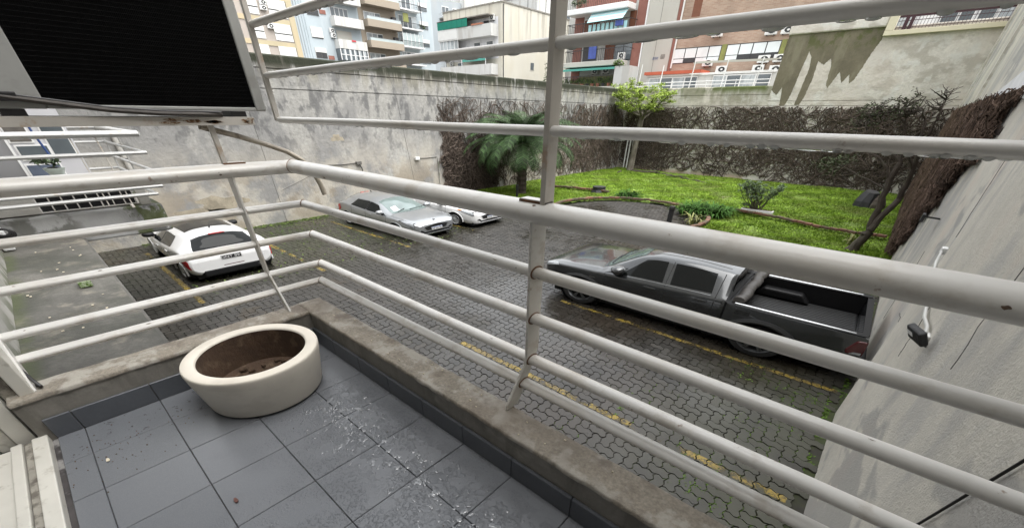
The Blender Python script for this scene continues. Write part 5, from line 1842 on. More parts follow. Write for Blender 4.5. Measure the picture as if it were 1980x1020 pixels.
# bare dark tree by the right wall
bx_, by_ = .02, 14.35
t2 = thing('tree', (bx_, by_, G), 'dark nearly bare forked tree leaning by the right wall creeper', 'tree')
mb = MB()
rr = random.Random(11)
tips = []
limb(mb, (bx_ - .05, by_, G - .05), (bx_ + .12, by_ + .05, -2.42), .135, .10, .05, 5, 1, 9)
limb(mb, (bx_ - .20, by_ + .05, G - .05), (bx_ + .02, by_, -2.45), .095, .07, .1, 5, 2, 8)
P1 = limb(mb, (bx_ + .12, by_ + .05, -2.44), (bx_ - .03, by_ + .1, -.86), .088, .058, .05, 8, 3, 8)
P2 = limb(mb, (bx_ + .10, by_, -2.38), (bx_ + .33, by_ + .25, -1.65), .088, .068, .08, 6, 4, 8)
P3 = limb(mb, P2[-1], (bx_ + .22, by_ + .1, -.72), .066, .046, .08, 6, 5, 8)
def sprig(p, q, r0, seed):
    q_ = random.Random(seed)
    P = limb(mb, p, q, r0, r0 * .45, .14, 5, seed, 5)
    tips.append(P[-1])
    for k in range(4):
        b = P[2 + k % 4]
        v = np.array([q_.uniform(-.24, .24), q_.uniform(-.16, .16), q_.uniform(-.04, .17)])
        L = limb(mb, b, b + v, r0 * .42, .005, .15, 3, seed * 5 + k, 4)
        tips.append(L[-1])
        tips.append(L[2])
    return P


forks = []
for k, (p, q, r0) in enumerate(((P1[-1], (-.55, 14.5, -.38), .045), (P1[-1], (-.30, 14.45, -.10), .042), (P1[6], (-.85, 14.6, -.62), .034), (P3[-1], (.02, 14.5, -.02), .042), (P3[-1], (.22, 14.3, .05), .036), (P3[4], (-.15, 14.2, -.35), .03))):
    P = limb(mb, p, q, r0, r0 * .6, .12, 6, 60 + k, 6)
    forks += [P[3], P[4], P[5], P[6]]
for k in range(58):
    t = rr.random()
    x = -1.28 + 1.5 * t
    q = np.array((x, 14.35 + rr.uniform(-.35, .4), -.05 + .50 * t + rr.uniform(-.24, .17)))
    d = [np.linalg.norm((q - f_) * (1, .6, 1)) for f_ in forks]
    f_ = forks[int(np.argmin(d))]
    P = sprig(f_, q, .017, 200 + k)
    if k % 2 == 0:
        forks.append(P[3])
mb.build('trunk', 'bark', t2, smooth=True, fix=False)
C = np.array(tips)
C = C[C[:, 2] > -1.1]
V, F = leaf_cloud(C[C[:, 0] < -.25], 900, (.11, .11, .06), .055, .5, 31)
V2, F2 = leaf_cloud([(-1.35, 14.6, -.95), (-1.1, 14.7, -.85), (-1.6, 14.8, -1.0), (-1.3, 14.5, -1.12)], 480, (.32, .3, .15), .065, .5, 32)
fast_mesh('foliage', np.r_[V, V2], np.r_[F, F2 + len(V)], 'leaf_dark', t2, org[t2], 'stuff', 4)
mb = MB()
limb(mb, P1[5], (-1.35, 14.6, -.98), .022, .008, .1, 6, 50, 5)
mb.build('side_branch', 'bark', t2, smooth=True, fix=False)

# palm
px_, py_ = -12.55, 14.95
palm = thing('palm_tree', (px_, py_, G), 'low feathery green palm with arching fronds beyond the parked cars', 'palm tree')
mb = MB()
zs = np.linspace(G - .05, -1.0, 22)
mb.tube([(px_ + .03 * k / 22, py_, z) for k, z in enumerate(zs)], [.20 + .03 * (k % 2) for k in range(22)], 12)
mb.build('trunk', 'bark', palm, smooth=False, fix=False)
rr = random.Random(2)
r2 = np.random.default_rng(2)
n_f = 68
for f in range(n_f):
    az = 2 * math.pi * (f * .381966) + rr.uniform(-.1, .1)
    u = (f + .5) / n_f
    el = 1.45 - 1.6 * u + rr.uniform(-.12, .12)             # inner fronds rise, outer ones hang
    L = 2.55 + .5 * math.sin(u * 3.1) + rr.uniform(-.15, .15)
    m = 24
    P = [np.array([px_ + .12 * math.cos(az), py_ + .12 * math.sin(az), -.92 - .12 * u])]
    a = el
    for k in range(m):
        st = L / m
        P.append(P[-1] + st * np.array([math.cos(az) * math.cos(a), math.sin(az) * math.cos(a), math.sin(a) * .62]))
        a -= (1.25 + .45 * u) / m * (.6 + 1.6 * k / m)
        if P[-1][2] < G + .06:
            P[-1][2] = G + .06
    P = np.array(P)
    side = np.array([-math.sin(az), math.cos(az), 0])
    V, Fq = [], []
    for k in range(4, m):
        d = P[k] - P[k - 1]
        d /= np.linalg.norm(d)
        nrm = np.cross(side, d)
        ll = .62 * math.sin(math.pi * (.12 + .85 * k / m)) ** .6
        for h in (0, .5):
            p0 = P[k - 1] + (P[k] - P[k - 1]) * h
            for s in (1, -1):
                tip = p0 + (side * s * .66 + d * .66) * ll * rr.uniform(.8, 1.1) + np.array([0, 0, -.20 * ll + rr.uniform(-.05, .05)])
                mid = p0 + (side * s * .80 + d * .45) * ll * .5 + nrm * .035
                w = d * .012
                b = len(V)
                V += [p0 - w, p0 + w, mid + w * 1.1, mid - w * 1.1, tip]
                Fq += [(b, b + 1, b + 2, b + 3), (b + 3, b + 2, b + 4, b + 4)]
    V = np.array(V)
    T = np.array([(q[0], q[1], q[2]) for q in Fq] + [(q[0], q[2], q[3]) for q in Fq if q[2] != q[3]])
    fr = fast_mesh('frond', V, T, 'frond', palm, org[palm], None, 3)
    MB().tube(P[::2], np.linspace(.022, .005, len(P[::2])), 5).build('rachis', 'frond', fr, fix=False)


def strap_clump(name, x0, x1, y0, y1, n, L, label, seed, group=None, mat='agap', lift=.75):
    rr = random.Random(seed)
    V, F = [], []
    for i in range(n):
        x, y = rr.uniform(x0, x1), rr.uniform(y0, y1)
        az, el = rr.uniform(0, 6.28), rr.uniform(.75, 1.5)
        l = L * rr.uniform(.7, 1.2)
        p = np.array([x, y, float(lawn_z(x, y))])
        side = np.array([-math.sin(az), math.cos(az), 0])
        m = 5
        b = len(V)
        for k in range(m + 1):
            w = .024 * (1 - (k / m) ** 2 * .95)
            V += [p - side * w, p + side * w]
            p = p + l / m * np.array([math.cos(az) * math.cos(el), math.sin(az) * math.cos(el), math.sin(el) * lift])
            el -= .30 + .10 * k
            p[2] = max(p[2], float(lawn_z(x, y)) + .01)
        F += [(b + 2 * k, b + 2 * k + 1, b + 2 * k + 3, b + 2 * k + 2) for k in range(m)]
    o = fast_mesh(name, np.array(V), np.array(F), mat, None, ((x0 + x1) / 2, (y0 + y1) / 2, G), None, 4)
    return tag(o, label, 'plant', group)


strap_clump('strap_leaf_clump', -5.45, -4.0, 15.75, 16.75, 760, .80, 'large dark clump of strap leaved plants behind the curved brick border', 1, 'strap leaved clumps on the lawn')
strap_clump('strap_leaf_clump', -8.75, -8.05, 17.15, 17.65, 260, .66, 'small strap leaved clump beside the black stump', 2, 'strap leaved clumps on the lawn')
strap_clump('yellowed_plant', -4.62, -4.30, 14.25, 14.6, 26, .55, 'thin yellowed strappy plant inside the brick bay by the black bollard light', 3, None, 'straw', 1.0)
strap_clump('yellowed_plant', -.22, .06, 15.0, 15.2, 26, .5, 'pale grassy tuft at the foot of the dark bare tree', 4, None, 'straw', 1.0)
V, F = leaf_cloud([(-8.3, 17.5, G + .32), (-8.1, 17.6, G + .30), (-8.45, 17.4, G + .27)], 90, (.14, .12, .05), .07, .6, 8)
tag(fast_mesh('shrub_tips', V, F, 'leaf', None, (-8.3, 17.5, G + .2), None, 4), 'bright yellow green shoots above the small strap leaved clump', 'plant')

# oleander in its white trough
ox, oy = -3.28, 17.45
tg = thing('planter_trough', (ox, oy, G + .08), 'long white planter trough on the straight brick border', 'planter')
MB().box(-3.78, oy - .13, float(lawn_z(ox, oy)) + .075, -2.72, oy + .13, float(lawn_z(ox, oy)) + .17).build('trough', 'white', tg, bevel=.015)
MB().box(-3.74, oy - .10, float(lawn_z(ox, oy)) + .168, -2.76, oy + .10, float(lawn_z(ox, oy)) + .1745).build('soil', 'soil', tg)
ol = thing('oleander_bush', (ox, oy, -2.72), 'upright grey green bush growing in the white trough', 'bush')
mb = MB()
rr = random.Random(9)
tips, cen = [], []
for k in range(24):
    a = rr.uniform(0, 6.28)
    q = (ox - .15 + rr.uniform(-.62, .72), oy + rr.uniform(-.3, .3), rr.uniform(-2.15, -1.86))
    P = limb(mb, (ox + rr.uniform(-.18, .18), oy + rr.uniform(-.05, .05), -2.74), q, .016, .006, .14, 6, k, 5)
    cen += [P[3], P[4], P[5], P[6], P[5], P[6]]
mb.build('stems', 'bark', ol, smooth=True, fix=False)
V, F = leaf_cloud(cen, 2300, (.12, .12, .07), .10, .22, 14)
fast_mesh('foliage', V, F, 'olean', ol, org[ol], 'stuff', 4)
V, F = leaf_cloud([(-3.72, 17.5, -2.62), (-3.6, 17.45, -2.64)], 160, (.14, .10, .08), .05, .5, 15)
tag(fast_mesh('low_plant', V, F, 'olean', None, (-3.65, 17.45, -2.72), None, 4), 'low greyish plant at the left end of the white trough', 'plant')

# cut stump, dark seat, bollard light, roots, white pipes
M['black'] = pm('black_matte', (.016, .016, .017), .6, .3, 6, .4, 18)
sx, sy = -10.12, 17.75
stp = thing('tree_stump', (sx, sy, G), 'squat black stump on the lawn left of the small clump', 'stump')
MB().lathe([(.40, 0), (.36, .07), (.31, .14), (.30, .235), (.27, .25), (.001, .245)], 9, (sx, sy, G + .02)).build('stump', 'black', stp)
MB().lathe([(.315, .236), (.315, .262), (.001, .262)], 10, (sx, sy, G + .02)).build('top', 'black', stp)
kx, ky = -.38, 22.3
z0 = float(lawn_z(kx, ky))
dk = thing('tree_stump', (kx, ky, z0), 'dark hollow stump standing behind the bare tree near the right wall', 'stump')
MB().tube([(kx, ky, z0 - .05), (kx - .03, ky, z0 + .2), (kx + .01, ky + .02, z0 + .42), (kx + .03, ky, z0 + .56)], [.44, .38, .31, .24], 9).build('trunk', 'black', dk, fix=False)
MB().tube([(kx + .30, ky - .1, z0 - .05), (kx + .34, ky - .12, z0 + .16), (kx + .30, ky - .1, z0 + .34), (kx + .22, ky - .1, z0 + .40)], [.34, .30, .22, .08], 7).build('lump', 'bark', dk, fix=False)
MB().tube([(kx + .1, ky + .2, z0 + .05), (kx + .55, ky + .1, z0 + .10)], [.07, .03], 7).build('root', 'bark', dk)
bl = thing('bollard_light', (-5.13, 14.05, G), 'slim black bollard light standing in the paved bay', 'bollard light')
MB().tube([(-5.13, 14.05, G - .02), (-5.13, 14.05, G + .42)], .085, 12).build('pole', 'black', bl, smooth=True)
MB().lathe([(.092, .421), (.096, .43), (.096, .52), (.08, .545), (.001, .548)], 14, (-5.13, 14.05, G)).build('head', 'rubber', bl, smooth=True)
bl2 = thing('bollard_light', (-12.0, 14.0, G), 'short black bollard light under the palm fronds', 'bollard light')
MB().tube([(-12.0, 14.0, G - .02), (-12.0, 14.0, G + .40)], .055, 12).build('pole', 'black', bl2, smooth=True)
MB().lathe([(.060, .401), (.064, .41), (.064, .50), (.05, .53), (.001, .532)], 14, (-12.0, 14.0, G)).build('head', 'rubber', bl2, smooth=True)
for k, (a, b, r_, lab) in enumerate((((-12.7, 26.1), (-10.1, 26.25), .085, 'long dark fallen branch on the grass at the foot of the green tree'), ((-10.2, 25.6), (-8.2, 24.8), .05, 'thin dark branch lying in the middle of the lawn'), ((-8.1, 24.7), (-7.0, 23.9), .06, 'short dark branch lying nearest to the bush on the lawn'), ((-13.1, 25.4), (-12.9, 24.6), .05, 'small dark twig on the lawn below the green tree'))):
    mb = MB()
    za = lambda q: float(lawn_z(*q)) + .03
    P = limb(mb, (*a, za(a)), (*b, za(b)), r_, r_ * .5, .06, 8, k, 6)
    if k < 3:
        limb(mb, P[4], P[4] + np.array([.5, -.25, .02]), r_ * .5, r_ * .3, .1, 4, k + 20, 5)
    tag(mb.build('fallen_branch', 'bark', smooth=True, fix=False), lab, 'branch')
for k, x in enumerate((-14.05, -13.83, -13.62)):
    tag(MB().tube([(x, 27.48, G + .05), (x + .02, 27.48, -1.4 + .25 * k), (x + .02, 27.5, -1.05 + .2 * k)], .045, 8).build('white_pipe', 'white', smooth=True), ('leftmost', 'middle', 'rightmost')[k] + ' of three thin white pipes on the back wall left of the green tree', 'pipe', 'white pipes on the back wall')

# ------------------------------------------------------------------ things fixed to the right wall
wx = xr(4.3)
fl = thing('floodlight', (wx, 3.7, -1.25), 'black square floodlight on a white bracket on the right wall', 'floodlight')
c = np.array((wx - .10, 3.56, -1.172))
R = Matrix.Rotation(math.radians(24), 3, 'Z') @ Matrix.Rotation(math.radians(-32), 3, 'Y')
mb = MB()
v = [R @ Vector((sx_ * .022, sy_ * .085, sz_ * .052)) for sx_ in (-1, 1) for sy_ in (-1, 1) for sz_ in (-1, 1)]
mb.add([tuple(Vector(c) + q) for q in v], [(0, 1, 3, 2), (4, 6, 7, 5), (0, 4, 5, 1), (2, 3, 7, 6), (0, 2, 6, 4), (1, 5, 7, 3)])
mb.build('housing', 'black', fl, bevel=.012)
v = [R @ Vector((-.030, sy_ * .035 + .02, sz_ * .018 + .02)) for sy_ in (-1, 1) for sz_ in (-1, 1)]
MB().add([tuple(Vector(c) + q) for q in v], [(0, 1, 3, 2)]).build('sticker', 'white', fl, fix=False)
MB().bar(c + (.02, .05, -.02), (wx, 3.76, -1.275), .012, .010).build('yoke', 'black', fl)
MB().bar(c + (.02, -.05, -.02), (wx, 3.70, -1.285), .012, .010).build('yoke', 'black', fl)
MB().box(wx - .06, 3.74, -1.275, wx - .001, 3.84, -1.225).build('junction_box', 'white', fl, bevel=.008)
mb = MB()
mb.tube([(wx - .03, 3.80, -1.226), (wx - .03, 3.9, -1.21), (wx - .03, 4.2, -1.24), (xr(4.9) - .03, 4.75, -1.185), (xr(5.6) - .03, 5.55, -1.12), (xr(6.1) - .03, 6.15, -1.125)], .012, 8)
M['conduit'] = pm('grey_white_conduit', (.50, .50, .48), .5)
tag(mb.build('conduit', 'conduit', smooth=True), 'white conduit running along the right wall from the floodlight', 'conduit')
tag(MB().box(xr(6.2) - .05, 6.13, -1.15, xr(6.2) - .002, 6.24, -1.09).build('junction_box', 'white', bevel=.006), 'small white junction box at the far end of the wall conduit', 'box')
f2 = thing('floodlight', (.8, 9.2, -1.25), 'small black floodlight near the creeper on the right wall', 'floodlight')
MB().box(.60, 9.14, -1.31, .64, 9.34, -1.20).build('housing', 'black', f2, bevel=.008)
MB().bar((.64, 9.2, -1.24), (xr(9.2) + .01, 9.2, -1.25), .012, .012).build('arm', 'black', f2)
MB().bar((.64, 9.28, -1.24), (xr(9.2) + .01, 9.28, -1.25), .012, .012).build('arm', 'black', f2)
tag(MB().tube([(xr(2) - .012, y, z) for y, z in ((1.49, -.33), (1.57, -.60), (1.645, -.847), (1.77, -1.26), (1.95, -1.85))], .005, 8).build('wall_cable', 'rubber', smooth=True), 'dark cable running diagonally down the near end of the right wall', 'cable')
mb = MB()
rr = random.Random(4)
for y0, z0, y1, z1, w_ in ((4.55, -.98, 4.35, -1.45, .004), (4.35, -1.45, 4.30, -1.62, .003), (7.0, -2.1, 5.6, -1.75, .005), (8.6, -1.6, 8.3, -2.6, .004), (11.5, -.1, 10.6, -.9, .006), (6.9, -.2, 6.4, -1.0, .004), (3.1, -.5, 2.9, -1.1, .003)):
    P = []
    for t in np.linspace(0, 1, 9):
        y, z = y0 + (y1 - y0) * t + rr.uniform(-.03, .03), z0 + (z1 - z0) * t + rr.uniform(-.02, .02)
        P.append((xr(y) - .001, y, z))
    mb.tube(P, w_, 4)
mb.build('crack', 'groove', rw)
# lamps and pipe on the left wall
for k, (y, arm, lab) in enumerate(((8.19, 7.05, 'small grey wall lamp with a wire, left of the silver car on the long wall'), (10.78, 11.8, 'small wall bracket with a short wire near the creeper on the long wall'))):
    L_ = thing('wall_lamp', (-14.6, y, -1.5), lab, 'lamp')
    MB().box(-14.597, y - .10, -1.52, -14.50, y + .10, -1.42).build('bracket', 'groove' if k == 0 else 'white', L_, bevel=.012)
    MB().tube([(-14.585, y, -1.47), (-14.585, (y + arm) / 2, -1.485), (-14.585, arm, -1.47)], .012, 5).build('wire', 'groove', L_)
    if k == 0:
        MB().tube([(-14.55, y + .02, -1.52), (-14.5, y + .06, -1.63), (-14.5, y + .07, -1.72)], .02, 6).build('lamp_head', 'black', L_)
tag(MB().tube([(-14.56, 11.85, -1.50), (-14.56, 11.85, G)], .022, 8).build('thin_pipe', 'facade', smooth=True), 'thin pale vertical pipe at the near edge of the long wall creeper', 'pipe')

# ------------------------------------------------------------------ weeds in the paving
def weeds(P, n_leaf, size, seed):
    r = np.random.default_rng(seed)
    P = np.repeat(np.asarray(P), n_leaf, 0)
    n = len(P)
    az = r.random(n) * 6.28
    L = size * (.5 + r.random(n))
    up = .25 + .6 * r.random(n)
    d = np.c_[np.cos(az), np.sin(az), up * .6] * L[:, None]
    s = np.c_[-np.sin(az), np.cos(az), np.zeros(n)] * (L * .28)[:, None]
    V = np.stack([P, P + d * .55 + s, P + d, P + d * .55 - s], 1).reshape(-1, 3)
    return V, np.arange(4 * n).reshape(n, 4)


r = np.random.default_rng(17)
pts = []
for _ in range(3800):
    y = 2.9 + 5.6 * r.random()
    x = xr(y) - .06 - abs(r.normal()) * (.5 if r.random() < .8 else 1.2)
    if math.sin(x * 4.1 + y * 1.7) * math.sin(y * 3.3 - x) + r.random() * .9 < .55:
        continue
    q = round((x + .02) / U) * U - .02 if r.random() < .5 else x
    q2 = y if q != x else round((y - .025) / U) * U + .025
    if q > xr(y) - .05 or (-5.5 < x < .62 and 6.1 < y < 8.1):
        continue
    pts.append((q, q2, G - .012))
for _ in range(1300):
    x, y = -14.5 + abs(r.normal()) * .9, 1.4 + 6.4 * r.random()
    pts.append((x, y, G - .008))
for _ in range(500):
    x, y = xr(9) - .1 - abs(r.normal()) * .18, 8 + 5 * r.random()
    pts.append((x, y, G - .008))
keep = pts
cl_ = []
for p in keep[:]:
    cl_.append(p)
    if r.random() < .25:
        for k in range(4):
            cl_.append((p[0] + r.normal() * .03, p[1] + r.normal() * .03, p[2]))
V, F = weeds(cl_, 4, .024, 3)
tag(fast_mesh('paving_weeds', V, F, 'weed', None, (0, 0, 0), 'stuff', 4))
# moss bank and fallen bits along the foot of the long wall
V, F = weeds(np.c_[-14.58 + .35 * r.random(2600) ** 2, 1.3 + 11.5 * r.random(2600), np.full(2600, G - .005)], 3, .05, 4)
M['moss'] = pm('moss', (.075, .11, .022), .9, .3, 3, island=.5)
tag(fast_mesh('moss_strip', V, F, 'moss', None, (0, 0, 0), 'stuff', 4))
V, F = weeds(np.c_[-14.4 + 5.2 * r.random(1500), 1.3 + 7.2 * r.random(1500), np.full(1500, G + .004)], 1, .05, 5)
tag(fast_mesh('fallen_leaves', V, F, 'moss', None, (0, 0, 0), 'stuff', 4))

# ================================================================== BUILDINGS BEHIND THE WALLS
M['b_yellow'] = pm('pale_yellow_render', (0.433, 0.374, 0.249), .85, .08, .5, layers=[((.50, .40, .26), (.9, .9, .25), .52, .7, 6, None, .6)])
M['b_pink'] = pm('pinkish_render', (0.394, 0.348, 0.308), .85, .08, .5)
M['b_blue'] = pm('pale_blue_render', (0.394, 0.446, 0.472), .85, .06, .5, layers=[((.48, .52, .54), (.9, .9, .2), .54, .7, 6, None, .5)])
M['b_white'] = pm('stained_white_render', (.54, .54, .52), .85, .06, .5, layers=[((.38, .36, .33), (1.6, 1.6, .22), .53, .68, 7, None, .6)])
M['b_tan'] = pm('tan_render', (0.328, 0.279, 0.221), .85, .05, .5)
M['b_cream'] = pm('stained_cream_render', (.56, .535, .46), .85, .06, .4, layers=[((.34, .31, .26), (2.2, 2.2, .16), .54, .66, 7, (3.6, 6.6), .75), ((.52, .48, .38), (.6, .6, .3), .52, .7, 6, None, .5)])
M['b_slab'] = pm('pale_concrete', (.46, .445, .40), .85, .06, .5, layers=[((.42, .39, .34), (.7, .7, .2), .52, .72, 6, None, .5)])
M['b_grey'] = pm('blue_grey_render', (0.341, 0.374, 0.394), .85, .06, .5, layers=[((.36, .37, .37), (1., 1., .25), .52, .7, 6, None, .6)])
M['shutter'] = pm('white_shutter', (.66, .66, .64), .6, .05, 2)
M['dark_in'] = pm('dark_opening', (.04, .04, .042), .5, .2, 2)
M['green_aw'] = pm('green_awning', (.0, .17, .115), .7, .12, 1.5)
M['teal_aw'] = pm('teal_awning', (.07, .30, .245), .7, .08, 1.5)
M['aqua'] = pm('pale_aqua_canvas', (.36, .60, .62), .7, .06, 2)
M['aqua_w'] = pm('white_canvas_band', (.70, .74, .74), .7, .06, 2)
M['steel_b'] = pm('black_steel', (.03, .03, .032), .5)
M['red_brick'] = pm('red_brick_face', (.25, .11, .085), .85, .15, 2)
M['wood_b'] = pm('brown_board', (.17, .065, .035), .7, .15, 3)
M['blue_cloth'] = pm('blue_cloth', (.06, .09, .30), .8, .15, 5)
M['red_cloth'] = pm('red_cloth', (.50, .05, .06), .8, .15, 5)
M['orange_b'] = pm('orange_roof', (.46, .10, .05), .7, .1, 2)
M['clay'] = pm('terracotta', (.36, .15, .09), .8, .15, 6)
M['b_glass_rail'] = pm('balcony_glass', (.42, .48, .48), .1, .1, 1, spec=.7)


def brick_mat():
    m = bpy.data.materials.new('orange_brickwork')
    m.use_nodes = True
    N, L = m.node_tree.nodes, m.node_tree.links
    b = N['Principled BSDF']
    geo = N.new('ShaderNodeNewGeometry')
    sp = N.new('ShaderNodeSeparateXYZ')
    cb = N.new('ShaderNodeCombineXYZ')
    L.new(geo.outputs['Position'], sp.inputs[0])
    L.new(sp.outputs['X'], cb.inputs['X'])
    L.new(sp.outputs['Z'], cb.inputs['Y'])
    br = N.new('ShaderNodeTexBrick')
    br.inputs['Color1'].default_value = (.31, .20, .145, 1)
    br.inputs['Color2'].default_value = (.39, .285, .215, 1)
    br.inputs['Mortar'].default_value = (.38, .31, .25, 1)
    br.inputs['Scale'].default_value = 1
    br.inputs['Brick Width'].default_value = .26
    br.inputs['Row Height'].default_value = .062
    br.inputs['Mortar Size'].default_value = .008
    L.new(cb.outputs[0], br.inputs['Vector'])
    n = N.new('ShaderNodeTexNoise')
    n.inputs['Scale'].default_value = .8
    n.inputs['Detail'].default_value = 6
    L.new(geo.outputs['Position'], n.inputs['Vector'])
    r = N.new('ShaderNodeMapRange')
    r.inputs['From Min'].default_value, r.inputs['From Max'].default_value = .35, .7
    r.inputs['To Min'].default_value, r.inputs['To Max'].default_value = .85, 1.2
    L.new(n.outputs['Fac'], r.inputs['Value'])
    v = N.new('ShaderNodeVectorMath')
    v.operation = 'SCALE'
    L.new(br.outputs['Color'], v.inputs[0])
    L.new(r.outputs['Result'], v.inputs['Scale'])
    L.new(v.outputs[0], b.inputs['Base Color'])
    b.inputs['Roughness'].default_value = .85
    M['brick'] = m


brick_mat()


class Facade:
    """coordinates on a facade: a along it, b up, d out towards the yard"""

    def __init__(s, plane, D, name, label, cat='building'):
        s.f = (lambda a, d, b: (D + d, a, b)) if plane == 'L' else (lambda a, d, b: (a, D - d, b))
        s.name, s.label, s.cat, s.root = name, label, cat, None

    def wall(s, a0, a1, b0, b1, mat, depth=6., d=0., name='wall'):
        if s.root is None:
            s.root = thing(s.name, s.f((a0 + a1) / 2, -depth / 2, G), s.label, s.cat)
        return s.box(a0, a1, b0, b1, -depth, d, name, mat)

    def box(s, a0, a1, b0, b1, d0, d1, name, mat, parent=None, bevel=0.):
        return MB(s.f).box(min(a0, a1), d0, min(b0, b1), max(a0, a1), d1, max(b0, b1)).build(name, mat, parent or s.root, bevel=bevel)

    def window(s, a0, a1, b0, b1, pane='pane', frame='white', n=1, d=.0, t=.05, sill=True):
        w = s.box(a0, a1, b0, b1, d + .002, d + .035, 'window', frame)
        k = (a1 - a0) / n
        for i in range(n):
            p = pane if isinstance(pane, str) else pane[i % len(pane)]
            s.box(a0 + i * k + t * .7, a0 + (i + 1) * k - t * .7, b0 + t, b1 - t, d + .037, d + .045, 'pane', p, w)
        if sill:
            s.box(a0 - .05, a1 + .05, b0 - .05, b0 - .002, d + .002, d + .09, 'sill', 'b_slab', w)
        return w

    def shutter_window(s, a0, a1, b0, b1, split=.5, d=0., low='shutter'):
        w = s.box(a0, a1, b0, b1, d + .002, d + .03, 'window', 'b_slab')
        m = b0 + (b1 - b0) * split
        s.box(a0 + .02, a1 - .02, m + .03, b1 - .01, d + .031, d + .06, 'shutter', 'shutter', w)
        s.box(a0 + .03, a1 - .03, m - .035, m + .025, d + .031, d + .038, 'gap', 'dark_in', w)
        if low:
            s.box(a0 + .02, (a0 + a1) / 2 - .01, b0 + .01, m - .04, d + .031, d + .05, 'pane', low, w)
            s.box((a0 + a1) / 2 + .01, a1 - .02, b0 + .01, m - .04, d + .031, d + .05, 'pane', low, w)
        return w

    def balcony(s, a0, a1, b0, b1, out, mat, slab=.08, inner='dark_in', glass=0.):
        p = s.box(a0, a1, b0, b1, out - .08, out, 'balcony_parapet', mat)
        s.box(a0, a1, b0 - slab, b0 - .002, .002, out, 'balcony_slab', mat)
        for a in (a0, a1 - .07):
            s.box(a, a + .07, b0, b1, .002, out - .082, 'balcony_side', mat)
        if glass:
            s.box(a0 + .03, a1 - .03, b1 + .002, b1 + glass, out - .06, out - .04, 'glass_rail', 'b_glass_rail', p)
            s.box(a0, a1, b1 + glass + .001, b1 + glass + .03, out - .07, out - .03, 'rail', 'chrome', p)

    def rail(s, a0, a1, b0, b1, out, n, mat='steel_b'):
        r_ = s.box(a0, a1, b1 - .035, b1, out - .04, out, 'balcony_rail', mat)
        for k in range(n + 1):
            a = a0 + (a1 - a0) * k / n
            s.box(a - .009, a + .009, b0, b1 - .036, out - .03, out - .012, 'baluster', mat, r_)
        for a in (a0, a1):
            s.box(a - .012, a + .012, b1 - .03, b1 - .004, .01, out - .041, 'side_rail', mat, r_)

    def fan_unit(s, a, b, label, w=.42, h=.26, d=0., group=None):
        root = thing('air_conditioner', s.f(a, d, b), label, 'air conditioner', group)
        s.box(a - w / 2, a + w / 2, b, b + h, d + .04, d + .22, 'casing', 'shutter', root, .02)
        t = np.linspace(0, 2 * math.pi, 21)
        c = a + w * .08
        MB(s.f).add([(c + .34 * w * math.cos(q), d + .224, b + h / 2 + .40 * h * math.sin(q)) for q in t[:-1]], [tuple(range(20))]).build('fan_grille', 'flare', root, fix=False)
        MB(s.f).tube([(c + .34 * w * math.cos(q), d + .226, b + h / 2 + .40 * h * math.sin(q)) for q in t], .012, 4).build('fan_ring', 'shutter', root)
        MB(s.f).add([(c + .12 * w * math.cos(q), d + .227, b + h / 2 + .14 * h * math.sin(q)) for q in t[:-1]], [tuple(range(20))]).build('fan_hub', 'shutter', root, fix=False)
        for da in (-.3, .3):
            s.box(a + da * w - .015, a + da * w + .015, b - .03, b - .001, d + .002, d + .22, 'bracket', 'steel_b', root)


XD = -42
# --- pale yellow block
f = Facade('L', XD, 'apartment_block', 'pale yellow apartment block with white shutters, leftmost beyond the long wall')
f.wall(12, 20.45, -1, 9.5, 'b_pink')
for z in (1.66, 3.03, 4.40, 5.77, 7.14):
    f.box(12, 20.45, z - .19, z + .10, .002, .05, 'band', 'b_yellow')
f.box(19.98, 20.45, -1, 9.5, .052, .075, 'corner_strip', 'b_yellow')
for k, z in enumerate((3.22, 4.58, 5.95, 7.32)):
    for a0, a1 in ((18.5, 19.93), (16.5, 17.75), (14.3, 15.7)):
        f.shutter_window(a0, a1, z, z + 1.02, .42)
f.fan_unit(18.28, 5.22, 'white fan unit between the shutters of the pale yellow block', .50, .32)
f.fan_unit(18.15, 6.55, 'upper white fan unit near the top of the pale yellow block', .5, .28)
f.fan_unit(18.10, 6.24, 'second white fan unit just below the uppermost on the pale yellow block', .5, .27)
# --- pale blue block with white bays
f = Facade('L', XD, 'apartment_block', 'pale blue apartment block with white bay balconies beyond the long wall')
f.wall(20.47, 26.45, -1, 10, 'b_blue')
for a in (20.62, 20.85, 21.1, 21.32):
    MB(f.f).tube([(a, .03, -1), (a, .03, 10)], .03, 6).build('downpipe', 'b_grey' if a < 21 else 'b_blue', f.root)
for z in (2.3, 3.75, 5.05, 6.45, 7.85):
    f.shutter_window(21.62, 22.66, z, z + .68, .52 if z != 5.05 else .02, low='dark_in' if z != 5.05 else None)
for z in (3.72, 6.62):
    f.box(22.75, 23.3, z, z + .26, .01, .05, 'small_window', 'red_brick')
for z in (4.58, 6.04, 7.50):
    f.balcony(23.62, 26.4, z, z + .52, .75, 'b_white')
f.box(23.6, 26.4, 3.72, 4.49, .0, .70, 'glazed_bay', 'pane')
for k in range(7):
    a = 23.65 + 2.72 * k / 6
    f.box(a - .03, a + .03, 3.72, 4.49, .702, .73, 'mullion', 'white')
f.box(23.6, 26.4, 4.08, 4.12, .702, .728, 'transom', 'white')
for k in range(5):
    f.box(23.95 + k * .5, 24.2 + k * .5, 3.75, 4.46, .701, .706, 'curtain', 'pane_pale')
f.window(23.95, 25.4, 5.15, 5.72, 'pane_pale', n=1, sill=False)
f.box(23.95, 25.4, 5.14, 5.73, .046, .06, 'roller_blind', 'b_slab')
f.window(23.75, 25.4, 6.58, 7.2, 'pane', n=4, sill=False)
f.window(23.75, 25.4, 8.05, 8.7, 'pane', n=4, sill=False)
